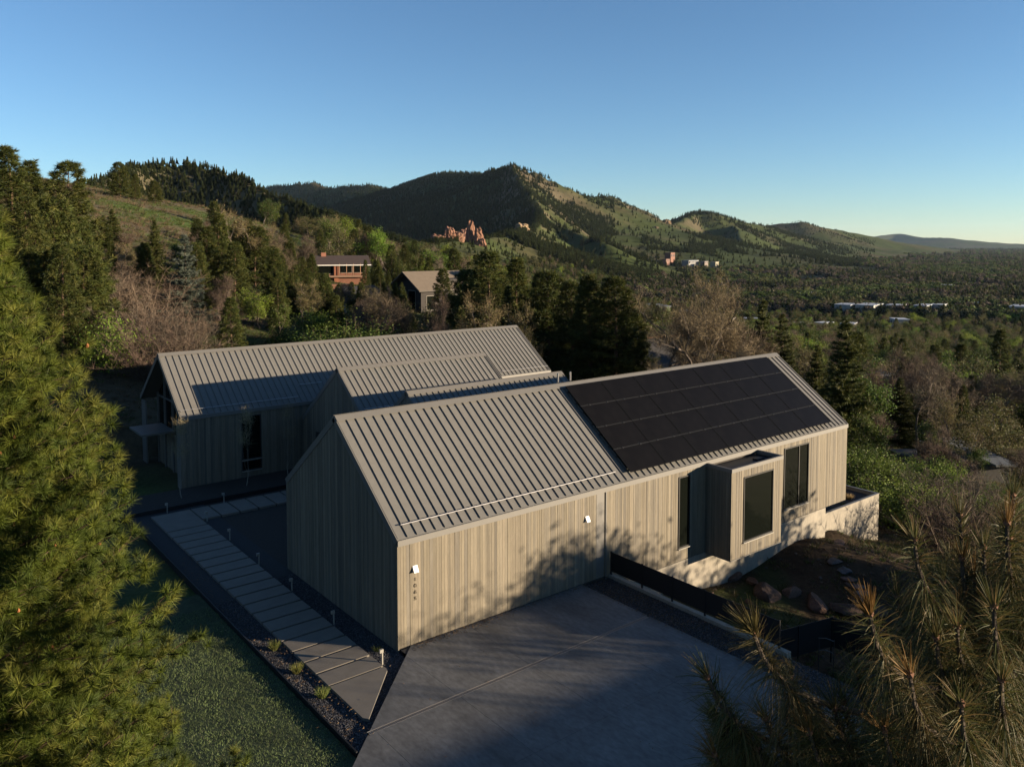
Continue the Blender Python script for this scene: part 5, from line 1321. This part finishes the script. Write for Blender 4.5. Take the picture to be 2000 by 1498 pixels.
def lowtree(seed, kd):
    r_ = np.random.default_rng(seed); g = Geo()
    if kd == 'con':
        n = 190; t = r_.random(n)**1.3; a = r_.uniform(0, 6.28, n); rad = (1-t)*.23*r_.uniform(.5, 1.1, n)
        Pp = np.c_[np.cos(a)*rad, np.sin(a)*rad, .06+.92*t]; D = np.c_[np.cos(a), np.sin(a), np.full(n, .1)]
        g.blades(Pp - D*.08, D, .17*(1.1-t), .13, r_, np.array((.052,.066,.024))*r_.uniform(.6, 1.3, (n, 1)), 0)
        g.blades(Pp - np.c_[D[:, :2]*.05, np.zeros(n)], np.c_[D[:, :2], np.full(n, .9)], .15, .10, r_, np.array((.060,.074,.026))*r_.uniform(.6, 1.3, (n, 1)), 0)
    else:
        n = 420; d = unit(r_.normal(size=(n, 3))); s = r_.integers(0, 7, n); cc = unit(r_.normal(size=(7, 3)))*np.array([.26, .26, .16])
        Pp = cc[s] + d*np.array([.24, .24, .24])*r_.uniform(.6, 1, (n, 1)) + np.array([0, 0, .55])
        col = {'g': (.082,.115,.030), 'o': (.105,.108,.044), 'b': (.105,.084,.062), 'y': (.13,.17,.04)}[kd]
        g.leaves(Pp, d + r_.normal(size=(n, 3))*.4, .075, r_, np.array(col)*r_.uniform(.65, 1.3, (n, 1)), 0)
    return proto(g, M['leaf'])
# town trees out to the horizon
n = 64000
azs = rg.uniform(R(-3), R(46), n); rs = np.exp(rg.uniform(np.log(900), np.log(13500), n))
u = rs*np.sin(azs); v = rs*np.cos(azs); x, y = W(u, v); z = z_uv(u, v)
okk = (z < -44) & (fbm(u/160, v/160, 71, 3) > -.13)
x, y, z, rs = x[okk], y[okk], z[okk], rs[okk]; m_ = len(x)
pn = fbm(x/190, y/190, 73, 3) + .35*fbm(x/45, y/45, 74, 2) + .10*rg.normal(size=m_)
ix = np.select([pn < -.16, pn < -.02, pn < .10, pn < .20], [4, 2, 1, 0], 5); ix = np.where(rg.random(m_) < .06, 3, ix); ix = np.where(rg.random(m_) < .12, 4, ix)
scl = rg.uniform(9, 17, m_)*(1 + np.clip((rs-2500)/4000, 0, 1.6))
scatter('town_trees', np.c_[x, y, z-1.0-(scl-10)*.25*(rs > 3000)], rg.uniform(0, 6.28, m_), scl, ix, [lowtree(1, 'g'), lowtree(2, 'o'), lowtree(3, 'b'), lowtree(4, 'y'), lowtree(5, 'con'), lowtree(6, 'g')], 'sea of town trees stretching across the plain to the horizon', 'woodland')
# pine forest on the mountains
n = 250000
azs = rg.uniform(R(-34), R(24), n); rs = np.exp(rg.uniform(np.log(560), np.log(5600), n))
u = rs*np.sin(azs); v = rs*np.cos(azs); z = z_uv(u, v); px = 1000+FPX*u/v
nz = fbm(u/220, v/220, 81, 4)*2 + fbm(u/50, v/50, 83, 3)
spx = np.interp(v, [700, 1080, 1300, 1600, 1900, 2150, 2400, 2600, 3000], [700, 930, 1005, 1045, 1062, 1045, 1018, 1000, 960])
dens = np.where(px < spx, .95, .0)
dens = np.where((px < 860) & (v < 1100), np.where(nz > -.15, .85, .10), dens)
right = px >= spx
dens = np.where(right, np.where(nz > .10, .8, .05), dens)
dens = np.where(right & (v > 2150) & (px < 1200) & (nz > -.28), .85, dens)
dens = np.where((v > 3500) & (px > 1150) & (px < 1290), .7, dens)
dens = np.where((v > 1000) & (v < 1700) & (px > 900) & (px < 1300) & (z < 0), np.where(nz > -.05, .8, .1), dens)
okk = (rg.random(n) < dens) & (z > -46)
x, y = W(u, v); x, y, z, rs = x[okk], y[okk], z[okk], rs[okk]; m_ = len(x)
scatter('mountain_forest', np.c_[x, y, z-.6], rg.uniform(0, 6.28, m_), rg.uniform(5, 11, m_)*np.where(rs < 1200, .72, 1.2), rg.integers(0, 3, m_), [lowtree(11, 'con'), lowtree(12, 'con'), lowtree(13, 'con')], 'dark pine forest covering the mountain slopes', 'forest')
# brush and rough grass over the near hillside
def tuftp(seed, col, tall, n=26):
    r_ = np.random.default_rng(seed); g = Geo(); a = r_.uniform(0, 6.28, n); q = np.sqrt(r_.random(n))*.35
    g.blades(np.c_[np.cos(a)*q, np.sin(a)*q, np.zeros(n)], np.c_[np.cos(a)*.7, np.sin(a)*.7, np.ones(n)], tall*r_.uniform(.5, 1.1, n), .05, r_, np.array(col)*r_.uniform(.6, 1.35, (n, 1)), 0)
    return proto(g, M['leaf'])
n = 60000
px = rg.uniform(-60, 2060, n); v = np.exp(rg.uniform(np.log(34), np.log(330), n)); u = (px-1000)/FPX*v; x, y = W(u, v)
keep = (pad_mask(x, y) < .01) & ~((x > 10) & (x < 33) & (y > -14) & (y < 2) & (rg.random(n) < .86)); x, y, u, v = x[keep], y[keep], u[keep], v[keep]
nn_ = fbm(x/14, y/14, 41, 4)*2
ix = np.where(nn_ + .35*rg.normal(size=len(x)) > .05, rg.integers(2, 4, len(x)), rg.integers(0, 2, len(x)))
scatter('hillside_grass', np.c_[x, y, ground(x, y)-.03], rg.uniform(0, 6.28, len(x)), rg.uniform(.45, 1.1, len(x))*np.clip(v/120, .35, 1.6), ix, [tuftp(1, (.075,.105,.028), .5), tuftp(2, (.09,.12,.03), .7), tuftp(3, (.17,.125,.075), .8), tuftp(4, (.13,.10,.06), .6)], 'rough grass and low brush over the hillside', 'grass')

# loose stones, weeds and dry stalks in the bare yard
n = 2600
x = rg.uniform(11.2, 36, n); y = rg.uniform(-13, -.2, n); cl_ = fbm(x/2.2, y/2.2, 91, 3); kp = rg.random(n) < np.clip(.35+2.2*cl_, .05, 1); x, y = x[kp], y[kp]; n = len(x)
sp_ = [rock_geo(rg, 1, .8, .55, c, sub=2, amp=.3) for c in ((.10,.065,.05), (.085,.07,.06), (.13,.10,.08))]
kd_ = [proto(g_, M['rock']) for g_ in sp_] + [tuftp(21, (.07,.095,.028), .8), tuftp(22, (.13,.10,.055), 1.0), tuftp(23, (.05,.07,.02), .6)]
ix = np.where(rg.random(n) < .45, rg.integers(0, 3, n), rg.integers(3, 6, n))
scl = np.where(ix < 3, rg.uniform(.03, .13, n)*(1+1.5*(rg.random(n) < .06)), rg.uniform(.2, .55, n))
scatter('yard_litter', np.c_[x, y, ground(x, y)], rg.uniform(0, 6.28, n), scl, ix, kd_, 'loose stones and weeds in the bare dirt yard', 'litter')

# ================================================================= AIR
hb = Geo().box(-26000, 26000, -26000, 30000, -140, 620)
hz = obj('haze', hb, None); tag(hz, 'thin pale evening haze over the whole landscape', 'haze', kind='stuff')
hm, hn, hl = _new('haze'); ho = hn.new('ShaderNodeOutputMaterial'); hv = hn.new('ShaderNodeVolumePrincipled')
hv.inputs['Color'].default_value = (.55, .75, 1.0, 1); hv.inputs['Density'].default_value = 8e-6; hv.inputs['Anisotropy'].default_value = .1
hl.new(hv.outputs[0], ho.inputs['Volume']); hz.data.materials.append(hm)
